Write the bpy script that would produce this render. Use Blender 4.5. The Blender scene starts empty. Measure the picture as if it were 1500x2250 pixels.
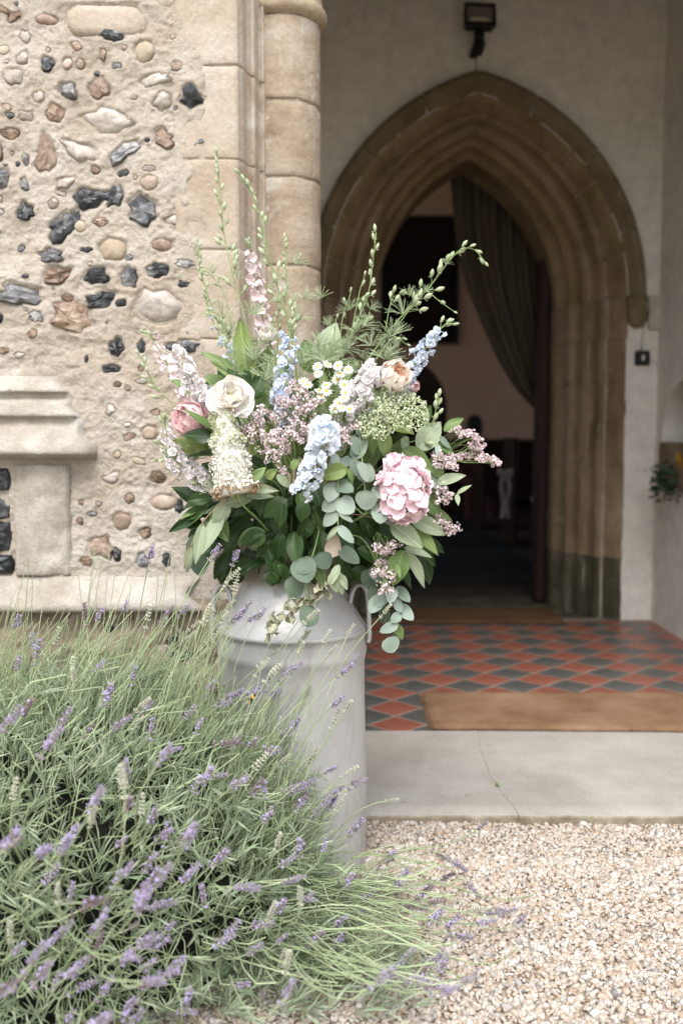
import bpy, math, random
import numpy as np
from mathutils import Vector, Matrix
random.seed(7); np.random.seed(7)
S = bpy.context.scene
COL = S.collection
R = math.radians

# ------------------------------------------------------------------ camera, world, sun, exposure
CAM_H, PITCH, FPX = 1.04, R(4.77), 2135.0          # metres above the gravel, downward tilt, focal length in photo pixels
cd = bpy.data.cameras.new('camera'); cam = bpy.data.objects.new('camera', cd); COL.objects.link(cam)
cam.location = (0, 0, CAM_H); cam.rotation_euler = (R(90) - PITCH, 0, 0)
cd.sensor_fit = 'VERTICAL'; cd.sensor_height = 36.0; cd.lens = 36.0 * FPX / 2250.0
cd.clip_start = 0.05; cd.clip_end = 500
cd.dof.use_dof = True; cd.dof.focus_distance = 2.06; cd.dof.aperture_fstop = 2.4
S.camera = cam
SUN_EL, SUN_AZ = R(55), R(188)                      # behind the camera, slightly left
w = bpy.data.worlds.new('World'); S.world = w; w.use_nodes = True
wn = w.node_tree.nodes; wl = w.node_tree.links; wn.clear()
sky = wn.new('ShaderNodeTexSky'); sky.sky_type = 'NISHITA'; sky.sun_disc = False
sky.sun_elevation = SUN_EL; sky.sun_rotation = SUN_AZ; sky.dust_density = 3.0; sky.air_density = 1.0
hs = wn.new('ShaderNodeHueSaturation'); hs.inputs['Saturation'].default_value = 0.36   # overcast: a nearly white sky
bg = wn.new('ShaderNodeBackground'); bg.inputs['Strength'].default_value = 0.15
wo = wn.new('ShaderNodeOutputWorld')
wl.new(sky.outputs[0], hs.inputs['Color']); wl.new(hs.outputs[0], bg.inputs[0]); wl.new(bg.outputs[0], wo.inputs[0])
sd = bpy.data.lights.new('sun', 'SUN'); sd.energy = 1.5; sd.angle = R(38); sd.color = (1.0, 0.98, 0.95)
sun = bpy.data.objects.new('sun', sd); COL.objects.link(sun)
sdir = Vector((math.sin(SUN_AZ) * math.cos(SUN_EL), math.cos(SUN_AZ) * math.cos(SUN_EL), math.sin(SUN_EL)))
sun.rotation_euler = sdir.to_track_quat('Z', 'Y').to_euler(); sun.location = sdir * 20
S.view_settings.view_transform = 'Standard'; S.view_settings.look = 'None'
S.view_settings.gamma = 1.0; S.view_settings.use_curve_mapping = False
S.view_settings.exposure = 1.04
S.render.engine = 'CYCLES'; S.cycles.use_denoising = True
S.cycles.max_bounces = 10; S.cycles.diffuse_bounces = 6; S.cycles.transparent_max_bounces = 8

# ------------------------------------------------------------------ camera geometry used to lay the place out from measurements
_F = Vector((0, math.cos(PITCH), -math.sin(PITCH))); _U = Vector((0, math.sin(PITCH), math.cos(PITCH))); _O = Vector((0, 0, CAM_H))
def ray(px, py): return Vector((1, 0, 0)) * ((px - 750) / FPX) + _U * (-(py - 1125) / FPX) + _F
def at(px, py, Y):
    d = ray(px, py); return _O + d * (Y / d.y)
def onz(px, py, z):
    d = ray(px, py); return _O + d * ((z - CAM_H) / d.z)

# ------------------------------------------------------------------ helpers
class MB:
    def __init__(s): s.v = []; s.f = []; s.m = []
    def add(s, v, f, m=0):
        n = len(s.v); s.v.extend([tuple(p) for p in v]); s.f.extend([tuple(i + n for i in q) for q in f]); s.m.extend([m] * len(f)); return s
    def mesh(s, name, mats, smooth=True):
        me = bpy.data.meshes.new(name); me.from_pydata(s.v, [], s.f)
        for m in (mats if isinstance(mats, (list, tuple)) else [mats]): me.materials.append(m)
        if any(s.m): me.polygons.foreach_set('material_index', s.m)
        me.polygons.foreach_set('use_smooth', [smooth] * len(s.f)); me.update(); return me
def np_mesh(name, V, F, mat, smooth=True):
    me = bpy.data.meshes.new(name); F = np.asarray(F, dtype=np.int32); k = F.shape[1]
    me.vertices.add(len(V)); me.vertices.foreach_set('co', np.asarray(V, dtype=np.float32).ravel())
    me.loops.add(F.size); me.loops.foreach_set('vertex_index', F.ravel())
    me.polygons.add(len(F)); me.polygons.foreach_set('loop_start', np.arange(0, F.size, k, dtype=np.int32))
    me.polygons.foreach_set('use_smooth', np.full(len(F), smooth)); me.materials.append(mat)
    me.update(calc_edges=True); me.validate(); return me
W = {}
def put(name, me, parent=None, M=None):
    """link one mesh object; M is its world matrix"""
    o = bpy.data.objects.new(name, me); COL.objects.link(o)
    M = Matrix.Identity(4) if M is None else M
    W[o.name] = M
    if parent is not None:
        o.parent = parent; o.matrix_local = W[parent.name].inverted() @ M
    else: o.matrix_local = M
    return o
def thing(name, label, cat, loc=(0, 0, 0), group=None):
    o = bpy.data.objects.new(name, None); COL.objects.link(o); o.empty_display_size = 0.05
    M = Matrix.Translation(Vector(loc)); W[o.name] = M; o.matrix_local = M
    o['label'] = label; o['category'] = cat
    if group: o['group'] = group
    return o
def kind(o, k): o['kind'] = k; return o
def basis(d, roll=0.0, up=(0, 0, 1)):
    z = Vector(d).normalized(); x = Vector(up).cross(z)
    if x.length < 1e-3: x = Vector((1, 0, 0))
    x.normalize(); y = z.cross(x)
    return Matrix((x, y, z)).transposed() @ Matrix.Rotation(roll, 3, 'Z')
def TRS(loc, R3, s=1.0):
    if not isinstance(s, (tuple, list)): s = (s, s, s)
    return Matrix.Translation(Vector(loc)) @ R3.to_4x4() @ Matrix.Diagonal((s[0], s[1], s[2], 1))
def rnd(a, b): return random.uniform(a, b)
def jit(a): return Vector((rnd(-a, a), rnd(-a, a), rnd(-a, a)))
def box(mb, x0, x1, y0, y1, z0, z1, m=0, bev=0.0):
    if bev <= 0:
        v = [(x, y, z) for z in (z0, z1) for y in (y0, y1) for x in (x0, x1)]
        mb.add(v, [(0, 2, 3, 1), (4, 5, 7, 6), (0, 1, 5, 4), (2, 6, 7, 3), (0, 4, 6, 2), (1, 3, 7, 5)], m); return
    b = bev; v = []; X = (x0, x1); Y = (y0, y1); Z = (z0, z1); idx = {}
    for i in (0, 1):
        for j in (0, 1):
            for k in (0, 1):
                sx, sy, sz = (1, -1)[i], (1, -1)[j], (1, -1)[k]
                for a, d in enumerate(((0, sy * b, sz * b), (sx * b, 0, sz * b), (sx * b, sy * b, 0))):
                    idx[(i, j, k, a)] = len(v); v.append((X[i] + d[0], Y[j] + d[1], Z[k] + d[2]))
    f = []
    for i in (0, 1): f.append([idx[(i, j, k, 0)] for j, k in ((0, 0), (0, 1), (1, 1), (1, 0))])
    for j in (0, 1): f.append([idx[(i, j, k, 1)] for i, k in ((0, 0), (1, 0), (1, 1), (0, 1))])
    for k in (0, 1): f.append([idx[(i, j, k, 2)] for i, j in ((0, 0), (0, 1), (1, 1), (1, 0))])
    for i in (0, 1):
        for j in (0, 1): f.append([idx[(i, j, 0, 0)], idx[(i, j, 1, 0)], idx[(i, j, 1, 1)], idx[(i, j, 0, 1)]])
        for k in (0, 1): f.append([idx[(i, 0, k, 0)], idx[(i, 1, k, 0)], idx[(i, 1, k, 2)], idx[(i, 0, k, 2)]])
    for j in (0, 1):
        for k in (0, 1): f.append([idx[(0, j, k, 1)], idx[(1, j, k, 1)], idx[(1, j, k, 2)], idx[(0, j, k, 2)]])
    for i in (0, 1):
        for j in (0, 1):
            for k in (0, 1): f.append([idx[(i, j, k, a)] for a in (0, 1, 2)])
    mb.add(v, f, m)
def tube(mb, pts, rad, n=5, m=0, cap=True):
    pts = [Vector(p) for p in pts]; N = len(pts)
    if not isinstance(rad, (list, tuple)): rad = [rad] * N
    t0 = (pts[1] - pts[0]).normalized(); nx = t0.orthogonal().normalized(); V = []
    for i, p in enumerate(pts):
        t = (pts[min(i + 1, N - 1)] - pts[max(i - 1, 0)])
        t = t.normalized() if t.length > 1e-9 else t0
        nx = (nx - t * nx.dot(t)); nx = nx.normalized() if nx.length > 1e-6 else t.orthogonal().normalized()
        ny = t.cross(nx)
        for k in range(n):
            a = 2 * math.pi * k / n; V.append(p + (nx * math.cos(a) + ny * math.sin(a)) * rad[i])
    F = [(i * n + k, i * n + (k + 1) % n, (i + 1) * n + (k + 1) % n, (i + 1) * n + k) for i in range(N - 1) for k in range(n)]
    if cap: F += [tuple(range(n - 1, -1, -1)), tuple((N - 1) * n + k for k in range(n))]
    mb.add(V, F, m)
def lathe(mb, prof, n=48, c=(0, 0), m=0, a0=0.0, a1=2 * math.pi, wob=None):
    full = abs(a1 - a0 - 2 * math.pi) < 1e-6; k = n if full else n + 1; V = []
    for r, z in prof:
        for i in range(k):
            a = a0 + (a1 - a0) * i / n; rr = r + (wob(a, z) if wob else 0)
            V.append((c[0] + rr * math.cos(a), c[1] + rr * math.sin(a), z))
    F = []
    for j in range(len(prof) - 1):
        for i in range(n):
            i2 = (i + 1) % k; F.append((j * k + i, j * k + i2, (j + 1) * k + i2, (j + 1) * k + i))
    mb.add(V, F, m)
def bez(p0, p1, p2, p3, n):
    out = []
    for i in range(n + 1):
        t = i / n; s = 1 - t; out.append(p0 * s ** 3 + p1 * 3 * s * s * t + p2 * 3 * s * t * t + p3 * t ** 3)
    return out
def spline(pts, sub=5):
    P = [Vector(p) for p in pts]
    if len(P) < 3:
        return [P[0].lerp(P[-1], i / sub) for i in range(sub + 1)]
    Q = [P[0] * 2 - P[1]] + P + [P[-1] * 2 - P[-2]]; out = []
    for i in range(1, len(Q) - 2):
        a, b, c, d = Q[i - 1:i + 3]
        for k in range(sub):
            t = k / sub
            out.append(0.5 * ((2 * b) + (c - a) * t + (2 * a - 5 * b + 4 * c - d) * t * t + (3 * b - a - 3 * c + d) * t ** 3))
    out.append(P[-1]); return out
def along(path, t):
    L = [(path[i + 1] - path[i]).length for i in range(len(path) - 1)]; tot = sum(L); x = t * tot
    for i, l in enumerate(L):
        if x <= l or i == len(L) - 1:
            return path[i].lerp(path[i + 1], min(1, x / max(l, 1e-9))), (path[i + 1] - path[i]).normalized()
        x -= l
# vectorised value noise
_T = np.random.RandomState(3).rand(256, 256)
def vn(x, y, s=0):
    x = np.asarray(x) + s * 17.3; y = np.asarray(y) + s * 9.7
    xi = np.floor(x).astype(int); yi = np.floor(y).astype(int); fx = x - xi; fy = y - yi
    fx = fx * fx * (3 - 2 * fx); fy = fy * fy * (3 - 2 * fy)
    a = _T[xi % 256, yi % 256]; b = _T[(xi + 1) % 256, yi % 256]; c = _T[xi % 256, (yi + 1) % 256]; d = _T[(xi + 1) % 256, (yi + 1) % 256]
    return (a * (1 - fx) + b * fx) * (1 - fy) + (c * (1 - fx) + d * fx) * fy - 0.5
def fbm(x, y, o=4, s=0):
    r = 0; a = 1.0
    for k in range(o): r = r + a * vn(x * 2 ** k, y * 2 ** k, s + k * 3); a *= 0.5
    return r
def grid_faces(nu, nv):
    i, j = np.meshgrid(np.arange(nu - 1), np.arange(nv - 1), indexing='ij'); a = (i * nv + j).ravel()
    return np.stack([a, a + nv, a + nv + 1, a + 1], 1)

# ------------------------------------------------------------------ materials
def newmat(name):
    m = bpy.data.materials.new(name); m.use_nodes = True
    return m, m.node_tree.nodes, m.node_tree.links, m.node_tree.nodes['Principled BSDF']
def ramp(n, stops):
    r = n.new('ShaderNodeValToRGB'); e = r.color_ramp.elements
    while len(e) < len(stops): e.new(0.5)
    for k, (p, c) in enumerate(stops): e[k].position = p; e[k].color = (*c, 1)
    return r
def noise(n, l, scale, detail=6, rough=0.6, coord='Object', vec=None, dist=0.0, stretch=None):
    t = n.new('ShaderNodeTexNoise'); t.inputs['Scale'].default_value = scale; t.inputs['Detail'].default_value = detail
    t.inputs['Roughness'].default_value = rough; t.inputs['Distortion'].default_value = dist
    c = n.new('ShaderNodeTexCoord'); src = c.outputs[coord]
    if stretch:
        mp = n.new('ShaderNodeMapping'); mp.inputs['Scale'].default_value = stretch; l.new(src, mp.inputs[0]); src = mp.outputs[0]
    l.new(src, t.inputs['Vector']); return t
def mixc(n, l, a, b, fac, mode='MIX'):
    x = n.new('ShaderNodeMix'); x.data_type = 'RGBA'; x.blend_type = mode
    for s, v in ((6, a), (7, b)):
        if isinstance(v, tuple): x.inputs[s].default_value = (*v, 1)
        else: l.new(v, x.inputs[s])
    if isinstance(fac, float): x.inputs[0].default_value = fac
    else: l.new(fac, x.inputs[0])
    return x.outputs[2]
def bump(n, l, b, src, dist, strength=1.0, prev=None):
    x = n.new('ShaderNodeBump'); x.inputs['Distance'].default_value = dist; x.inputs['Strength'].default_value = strength
    l.new(src, x.inputs['Height'])
    if prev is not None: l.new(prev, x.inputs['Normal'])
    l.new(x.outputs[0], b.inputs['Normal']); return x.outputs[0]
def stone(name, c1, c2, c3=None, scale=6.0, fine=60.0, rough=0.9, bd=0.004, spots=None, stretch=None):
    """mottled stone, plaster or mortar with two scales of colour and relief"""
    m, n, l, b = newmat(name)
    a = noise(n, l, scale, 8, 0.65, stretch=stretch)
    st = [(0.32, c1), (0.68, c2)] if c3 is None else [(0.3, c1), (0.5, c2), (0.7, c3)]
    r = ramp(n, st); l.new(a.outputs[0], r.inputs[0])
    f = noise(n, l, fine, 6, 0.7); rf = ramp(n, [(0.3, (0.72,) * 3), (0.7, (1.2,) * 3)]); l.new(f.outputs[0], rf.inputs[0])
    col = mixc(n, l, r.outputs[0], rf.outputs[0], 0.55, 'MULTIPLY')
    if spots:
        for sc, lo, hi, c in spots:
            s = noise(n, l, sc, 5, 0.6, dist=0.5); rs = ramp(n, [(lo, (0, 0, 0)), (hi, (1, 1, 1))]); l.new(s.outputs[0], rs.inputs[0])
            col = mixc(n, l, col, c, rs.outputs[0])
    l.new(col, b.inputs['Base Color']); b.inputs['Roughness'].default_value = rough
    b.inputs['Specular IOR Level'].default_value = 0.25
    p = bump(n, l, b, a.outputs[0], bd * 2.0, 0.6); bump(n, l, b, f.outputs[0], bd, 0.9, p)
    return m
def leafm(name, c1, c2, trans=0.25, rough=0.5, spec=0.35, mott=0.6, vein=None):
    m, n, l, b = newmat(name)
    g = n.new('ShaderNodeNewGeometry'); oi = n.new('ShaderNodeObjectInfo')
    ad = n.new('ShaderNodeMath'); ad.operation = 'ADD'; l.new(g.outputs['Random Per Island'], ad.inputs[0]); l.new(oi.outputs['Random'], ad.inputs[1])
    fr = n.new('ShaderNodeMath'); fr.operation = 'FRACT'; l.new(ad.outputs[0], fr.inputs[0])
    col = mixc(n, l, c1, c2, fr.outputs[0])
    z = noise(n, l, 40.0, 4, 0.6, coord='Object'); rz = ramp(n, [(0.3, (0.8,) * 3), (0.7, (1.15,) * 3)]); l.new(z.outputs[0], rz.inputs[0])
    col = mixc(n, l, col, rz.outputs[0], mott, 'MULTIPLY')
    if vein:                                           # midrib and side veins, in the leaf's own coordinates
        tc = n.new('ShaderNodeTexCoord'); sx = n.new('ShaderNodeSeparateXYZ'); l.new(tc.outputs['Object'], sx.inputs[0])
        def mth(op, a, b_=None, c_=None):
            q = n.new('ShaderNodeMath'); q.operation = op
            for i_, v in enumerate((a, b_, c_)):
                if v is None: continue
                if isinstance(v, (int, float)): q.inputs[i_].default_value = v
                else: l.new(v, q.inputs[i_])
            return q.outputs[0]
        ay = mth('ABSOLUTE', sx.outputs[1]); mid = mth('LESS_THAN', ay, .022)
        wv = mth('SINE', mth('MULTIPLY', mth('MULTIPLY_ADD', ay, -1.5, sx.outputs[0]), 53.4)); sv = mth('MULTIPLY', mth('GREATER_THAN', wv, .86), .55)
        col = mixc(n, l, col, vein, mth('MAXIMUM', mth('MULTIPLY', mid, .8), sv))
    l.new(col, b.inputs['Base Color']); b.inputs['Roughness'].default_value = rough; b.inputs['Specular IOR Level'].default_value = spec
    if trans > 0:
        t = n.new('ShaderNodeBsdfTranslucent'); l.new(col, t.inputs[0])
        mx = n.new('ShaderNodeMixShader'); mx.inputs[0].default_value = trans
        l.new(b.outputs[0], mx.inputs[1]); l.new(t.outputs[0], mx.inputs[2]); l.new(mx.outputs[0], n['Material Output'].inputs[0])
    return m
def plain(name, c, rough=0.6, metal=0.0, spec=0.4):
    m, n, l, b = newmat(name)
    a = noise(n, l, 30.0, 5, 0.6); r = ramp(n, [(0.3, tuple(x * 0.8 for x in c)), (0.7, tuple(min(1, x * 1.15) for x in c))]); l.new(a.outputs[0], r.inputs[0])
    l.new(r.outputs[0], b.inputs['Base Color']); b.inputs['Roughness'].default_value = rough; b.inputs['Metallic'].default_value = metal
    b.inputs['Specular IOR Level'].default_value = spec; return m
# ------------------------------------------------------------------ setting materials
M_mortar = stone('lime_mortar', (0.369, 0.309, 0.243), (0.469, 0.413, 0.350), (0.538, 0.497, 0.442), 5.0, 130.0, 0.95, 0.008,
                 spots=[(2.2, 0.50, 0.72, (0.378, 0.299, 0.219)), (9.0, 0.60, 0.75, (0.534, 0.497, 0.450)), (30.0, 0.66, 0.78, (0.257, 0.184, 0.120)), (75.0, 0.69, 0.76, (0.147, 0.111, 0.082)), (55.0, 0.70, 0.78, (0.552, 0.523, 0.487))])
M_ash = stone('dressed_limestone', (0.229, 0.167, 0.114), (0.334, 0.264, 0.194), (0.414, 0.352, 0.286), 4.0, 70.0, 0.9, 0.004,
              spots=[(7.0, 0.60, 0.72, (0.422, 0.387, 0.334)), (26.0, 0.66, 0.76, (0.194, 0.145, 0.097)), (13.0, 0.64, 0.72, (0.510, 0.475, 0.431)), (60.0, 0.68, 0.76, (0.158, 0.119, 0.079))], stretch=(1, 1, 2.2))
M_quoin = stone('pale_corner_stone', (0.352, 0.282, 0.211), (0.422, 0.356, 0.286), (0.466, 0.418, 0.361), 3.5, 80.0, 0.92, 0.004,
                spots=[(6.0, 0.58, 0.72, (0.317, 0.238, 0.167)), (11.0, 0.62, 0.74, (0.493, 0.458, 0.414)), (40.0, 0.70, 0.80, (0.246, 0.185, 0.132))], stretch=(1, 1, 1.6))
M_lich = stone('weathered_limestone', (0.308, 0.273, 0.220), (0.414, 0.378, 0.326), (0.502, 0.480, 0.440), 9.0, 120.0, 0.95, 0.005,
               spots=[(6.0, 0.60, 0.72, (0.458, 0.352, 0.194)), (45.0, 0.64, 0.76, (0.220, 0.194, 0.158))])
M_base = stone('dark_base_stone', (0.14, 0.11, 0.08), (0.26, 0.21, 0.15), (0.36, 0.31, 0.24), 7.0, 70.0, 0.95, 0.006)  # darker, browner stone for the rubble foot
M_joint = stone('joint_mortar', (0.292, 0.232, 0.172), (0.473, 0.413, 0.344), None, 12.0, 120.0, 0.95, 0.003)
M_plaster = stone('limewash_plaster', (0.625, 0.595, 0.54), (0.70, 0.67, 0.615), (0.745, 0.715, 0.665), 1.6, 14.0, 0.85, 0.0008,
                  spots=[(2.6, 0.60, 0.80, (0.58, 0.545, 0.48)), (24.0, 0.74, 0.84, (0.50, 0.45, 0.38))])
M_door_stone = stone('doorway_stone', (0.136, 0.098, 0.047), (0.224, 0.165, 0.090), (0.295, 0.224, 0.139), 5.0, 50.0, 0.9, 0.003,
                     spots=[(3.5, 0.58, 0.72, (0.118, 0.106, 0.053)), (8.0, 0.66, 0.76, (0.307, 0.248, 0.177))], stretch=(1, 1, 0.6))
M_door_pale = stone('doorway_jamb_stone', (0.149, 0.109, 0.064), (0.230, 0.172, 0.109), (0.322, 0.253, 0.172), 6.0, 55.0, 0.9, 0.003,
                    spots=[(5.0, 0.58, 0.72, (0.138, 0.121, 0.069)), (10.0, 0.64, 0.76, (0.368, 0.310, 0.241))], stretch=(1, 1, 0.45))
M_algae_shade = stone('algae_and_shade_stone', (0.035, 0.038, 0.022), (0.075, 0.07, 0.042), (0.16, 0.14, 0.10), 8.0, 60.0, 0.95, 0.003, stretch=(1, 1, 0.5))
M_slab = stone('concrete_slab', (0.279, 0.257, 0.225), (0.347, 0.324, 0.293), (0.405, 0.387, 0.356), 3.0, 140.0, 0.9, 0.0015,
               spots=[(8.0, 0.62, 0.78, (0.396, 0.387, 0.369)), (160.0, 0.66, 0.76, (0.180, 0.153, 0.117)), (90.0, 0.70, 0.78, (0.495, 0.477, 0.450)), (1.6, 0.50, 0.72, (0.243, 0.221, 0.180)), (22.0, 0.66, 0.76, (0.225, 0.203, 0.167))])
M_slabface = stone('slab_edge', (0.18, 0.15, 0.10), (0.30, 0.26, 0.19), (0.42, 0.38, 0.30), 16.0, 120.0, 0.95, 0.004)
M_red = stone('red_quarry_tile', (0.198, 0.064, 0.043), (0.294, 0.106, 0.074), None, 7.0, 60.0, 0.33, 0.0006, spots=[(14.0, 0.62, 0.78, (0.184, 0.083, 0.060))])
M_blk = stone('black_quarry_tile', (0.062, 0.064, 0.060), (0.105, 0.106, 0.10), None, 7.0, 60.0, 0.33, 0.0006, spots=[(14.0, 0.62, 0.78, (0.17, 0.16, 0.14))])
M_grout = stone('tile_grout', (0.194, 0.163, 0.132), (0.264, 0.234, 0.198), None, 20.0, 150.0, 0.95, 0.001)
M_coir = stone('coir_fibre', (0.167, 0.090, 0.050), (0.257, 0.149, 0.086), (0.333, 0.211, 0.135), 4.0, 240.0, 1.0, 0.007, spots=[(3.0, 0.55, 0.72, (0.180, 0.108, 0.059))])
M_coir_dk = stone('dark_coir_fibre', (0.096, 0.048, 0.021), (0.144, 0.078, 0.036), None, 5.0, 260.0, 1.0, 0.004)
M_bed = stone('gravel_bed', (0.286, 0.198, 0.133), (0.506, 0.408, 0.307), (0.660, 0.550, 0.440), 60.0, 220.0, 0.95, 0.006)

for m_ in (M_red, M_blk):
    b_ = m_.node_tree.nodes['Principled BSDF']; b_.inputs['Roughness'].default_value = .36; b_.inputs['Specular IOR Level'].default_value = .4

def flintmat(name, c1, c2, c3, rough, scale=22.0, spec=0.5):
    m, n, l, b = newmat(name)
    oi = n.new('ShaderNodeObjectInfo'); a = noise(n, l, scale, 5, 0.55, dist=1.2)
    ad = n.new('ShaderNodeMath'); ad.operation = 'MULTIPLY_ADD'; l.new(oi.outputs['Random'], ad.inputs[0]); ad.inputs[1].default_value = 0.24; l.new(a.outputs[0], ad.inputs[2])
    r = ramp(n, [(0.52, c1), (0.70, c2), (0.92, c3)] if name[0] in 'bg' and 'flint' in name else [(0.42, c1), (0.64, c2), (0.82, c3)]); l.new(ad.outputs[0], r.inputs[0])
    f = noise(n, l, 140.0, 4, 0.7); rf = ramp(n, [(0.3, (0.75,) * 3), (0.7, (1.2,) * 3)]); l.new(f.outputs[0], rf.inputs[0])
    l.new(mixc(n, l, r.outputs[0], rf.outputs[0], 0.5, 'MULTIPLY'), b.inputs['Base Color'])
    b.inputs['Roughness'].default_value = rough; b.inputs['Specular IOR Level'].default_value = spec
    bump(n, l, b, a.outputs[0], 0.006, 0.7); return m
FL = {
 'k': flintmat('black_flint', (0.010, 0.012, 0.014), (0.032, 0.036, 0.042), (0.20, 0.20, 0.20), 0.38),
 'g': flintmat('grey_flint', (0.10, 0.10, 0.105), (0.24, 0.235, 0.235), (0.46, 0.43, 0.39), 0.4),
 'b': flintmat('brown_flint', (0.11, 0.07, 0.045), (0.25, 0.17, 0.115), (0.42, 0.34, 0.27), 0.5),
 'o': flintmat('orange_pebble', (0.22, 0.155, 0.11), (0.33, 0.25, 0.19), (0.44, 0.37, 0.31), 0.6),
 'p': flintmat('pale_flint', (0.24, 0.20, 0.17), (0.38, 0.34, 0.30), (0.50, 0.465, 0.42), 0.55),
 't': flintmat('tan_stone', (0.31, 0.245, 0.175), (0.39, 0.325, 0.25), (0.46, 0.40, 0.33), 0.85, 12.0, 0.2),
 'r': flintmat('rough_brown_stone', (0.19, 0.135, 0.10), (0.28, 0.21, 0.165), (0.38, 0.31, 0.26), 0.8, 30.0, 0.2),
}

# ------------------------------------------------------------------ ground and gravel
ZF = 0.03                                            # level of the porch floor above the gravel
def gz(x, y): return 0.004 * np.sin(x * 5.1 + 1) + 0.004 * np.sin(y * 6.3)
mb = MB(); mb.add([(-150, -150, -0.035), (150, -150, -0.035), (150, 150, -0.035), (-150, 150, -0.035)], [(0, 1, 2, 3)])
kind(put('ground', mb.mesh('ground', stone('far_ground', (0.30, 0.26, 0.19), (0.42, 0.37, 0.29), None, 0.8, 30.0, 0.95, 0.003))), 'structure')
gx = np.linspace(-1.6, 2.4, 200); gy = np.linspace(0.9, 2.60, 90); X, Y = np.meshgrid(gx, gy, indexing='ij')
V = np.stack([X.ravel(), Y.ravel(), (gz(X, Y) - 0.0085 + 0.002 * vn(X * 60, Y * 60)).ravel()], 1)
kind(put('gravel_path', np_mesh('gravel_path', V, grid_faces(200, 90), M_bed)), 'structure')
def gravel():
    import bmesh
    m, n, l, b = newmat('pebbles')
    g = n.new('ShaderNodeNewGeometry')
    r = ramp(n, [(0.0, (0.462, 0.406, 0.347)), (0.14, (0.411, 0.334, 0.261)), (0.28, (0.487, 0.441, 0.390)), (0.42, (0.359, 0.270, 0.197)), (0.50, (0.522, 0.492, 0.454)), (0.66, (0.436, 0.368, 0.299)), (0.80, (0.342, 0.316, 0.291)), (0.88, (0.445, 0.359, 0.295)), (0.98, (0.206, 0.193, 0.184))])
    r.color_ramp.interpolation = 'CONSTANT'; l.new(g.outputs['Random Per Island'], r.inputs[0])
    z = noise(n, l, 90.0, 4, 0.6); rz = ramp(n, [(0.3, (0.75,) * 3), (0.7, (1.2,) * 3)]); l.new(z.outputs[0], rz.inputs[0])
    l.new(mixc(n, l, r.outputs[0], rz.outputs[0], 0.7, 'MULTIPLY'), b.inputs['Base Color']); b.inputs['Roughness'].default_value = 0.6
    rs = np.random.RandomState(5)
    def base(sub):
        bm = bmesh.new(); bmesh.ops.create_icosphere(bm, subdivisions=sub, radius=1); bm.verts.ensure_lookup_table()
        v = np.array([p.co for p in bm.verts]); f = np.array([[q.index for q in t.verts] for t in bm.faces]); bm.free(); return v, f
    def scatter(N, sub, x0, x1, y0, y1, dens_r, lay):
        bv, bf = base(sub); px = rs.uniform(x0, x1, N); py = rs.uniform(y0, y1, N)
        keep = (py > 0.9) & ~((px < -0.55) & (py < 1.4)); px, py = px[keep], py[keep]; N = len(px)
        rad = rs.lognormal(math.log(dens_r * .74), 0.30, N).clip(0.0024, 0.0105)
        sc = np.stack([rad * rs.uniform(0.9, 1.5, N), rad * rs.uniform(0.75, 1.1, N), rad * rs.uniform(0.5, 0.8, N)], 1)
        a = rs.normal(size=(N, 4)); a[:, 1:3] *= 0.45; a /= np.linalg.norm(a, axis=1)[:, None]
        q0, q1, q2, q3 = a.T
        Rm = np.stack([np.stack([1 - 2 * (q2**2 + q3**2), 2 * (q1*q2 - q0*q3), 2 * (q1*q3 + q0*q2)], 1), np.stack([2 * (q1*q2 + q0*q3), 1 - 2 * (q1**2 + q3**2), 2 * (q2*q3 - q0*q1)], 1), np.stack([2 * (q1*q3 - q0*q2), 2 * (q2*q3 + q0*q1), 1 - 2 * (q1**2 + q2**2)], 1)], 1)
        nv = rs.normal(0, 0.13, (N, len(bv)))                                   # every pebble gets its own lumps
        v = bv[None] * (1 + nv[..., None]) * sc[:, None, :]
        v = np.einsum('nij,nvj->nvi', Rm, v)
        z = gz(px, py) - 0.008 + lay * rs.uniform(0, 1, N) + 0.25 * rad
        v += np.stack([px, py, z], 1)[:, None, :]
        f = bf[None] + (np.arange(N) * len(bv))[:, None, None]
        return v.reshape(-1, 3), f.reshape(-1, 3)
    parts = [scatter(21000, 2, -0.35, 0.95, 1.55, 2.30, 0.0062, 0.005), scatter(13000, 1, -0.2, 1.3, 2.22, 2.585, 0.0060, 0.005), scatter(5000, 1, -1.2, -0.25, 1.4, 2.5, 0.0065, 0.007), scatter(3000, 1, 0.85, 1.9, 1.6, 2.4, 0.0065, 0.008), scatter(3600, 1, -0.5, 1.1, 1.0, 1.62, 0.0065, 0.008)]
    Vs, Fs, k = [], [], 0
    for v, f in parts: Vs.append(v); Fs.append(f + k); k += len(v)
    kind(put('gravel', np_mesh('gravel', np.concatenate(Vs), np.concatenate(Fs), m)), 'stuff')
gravel()

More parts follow.
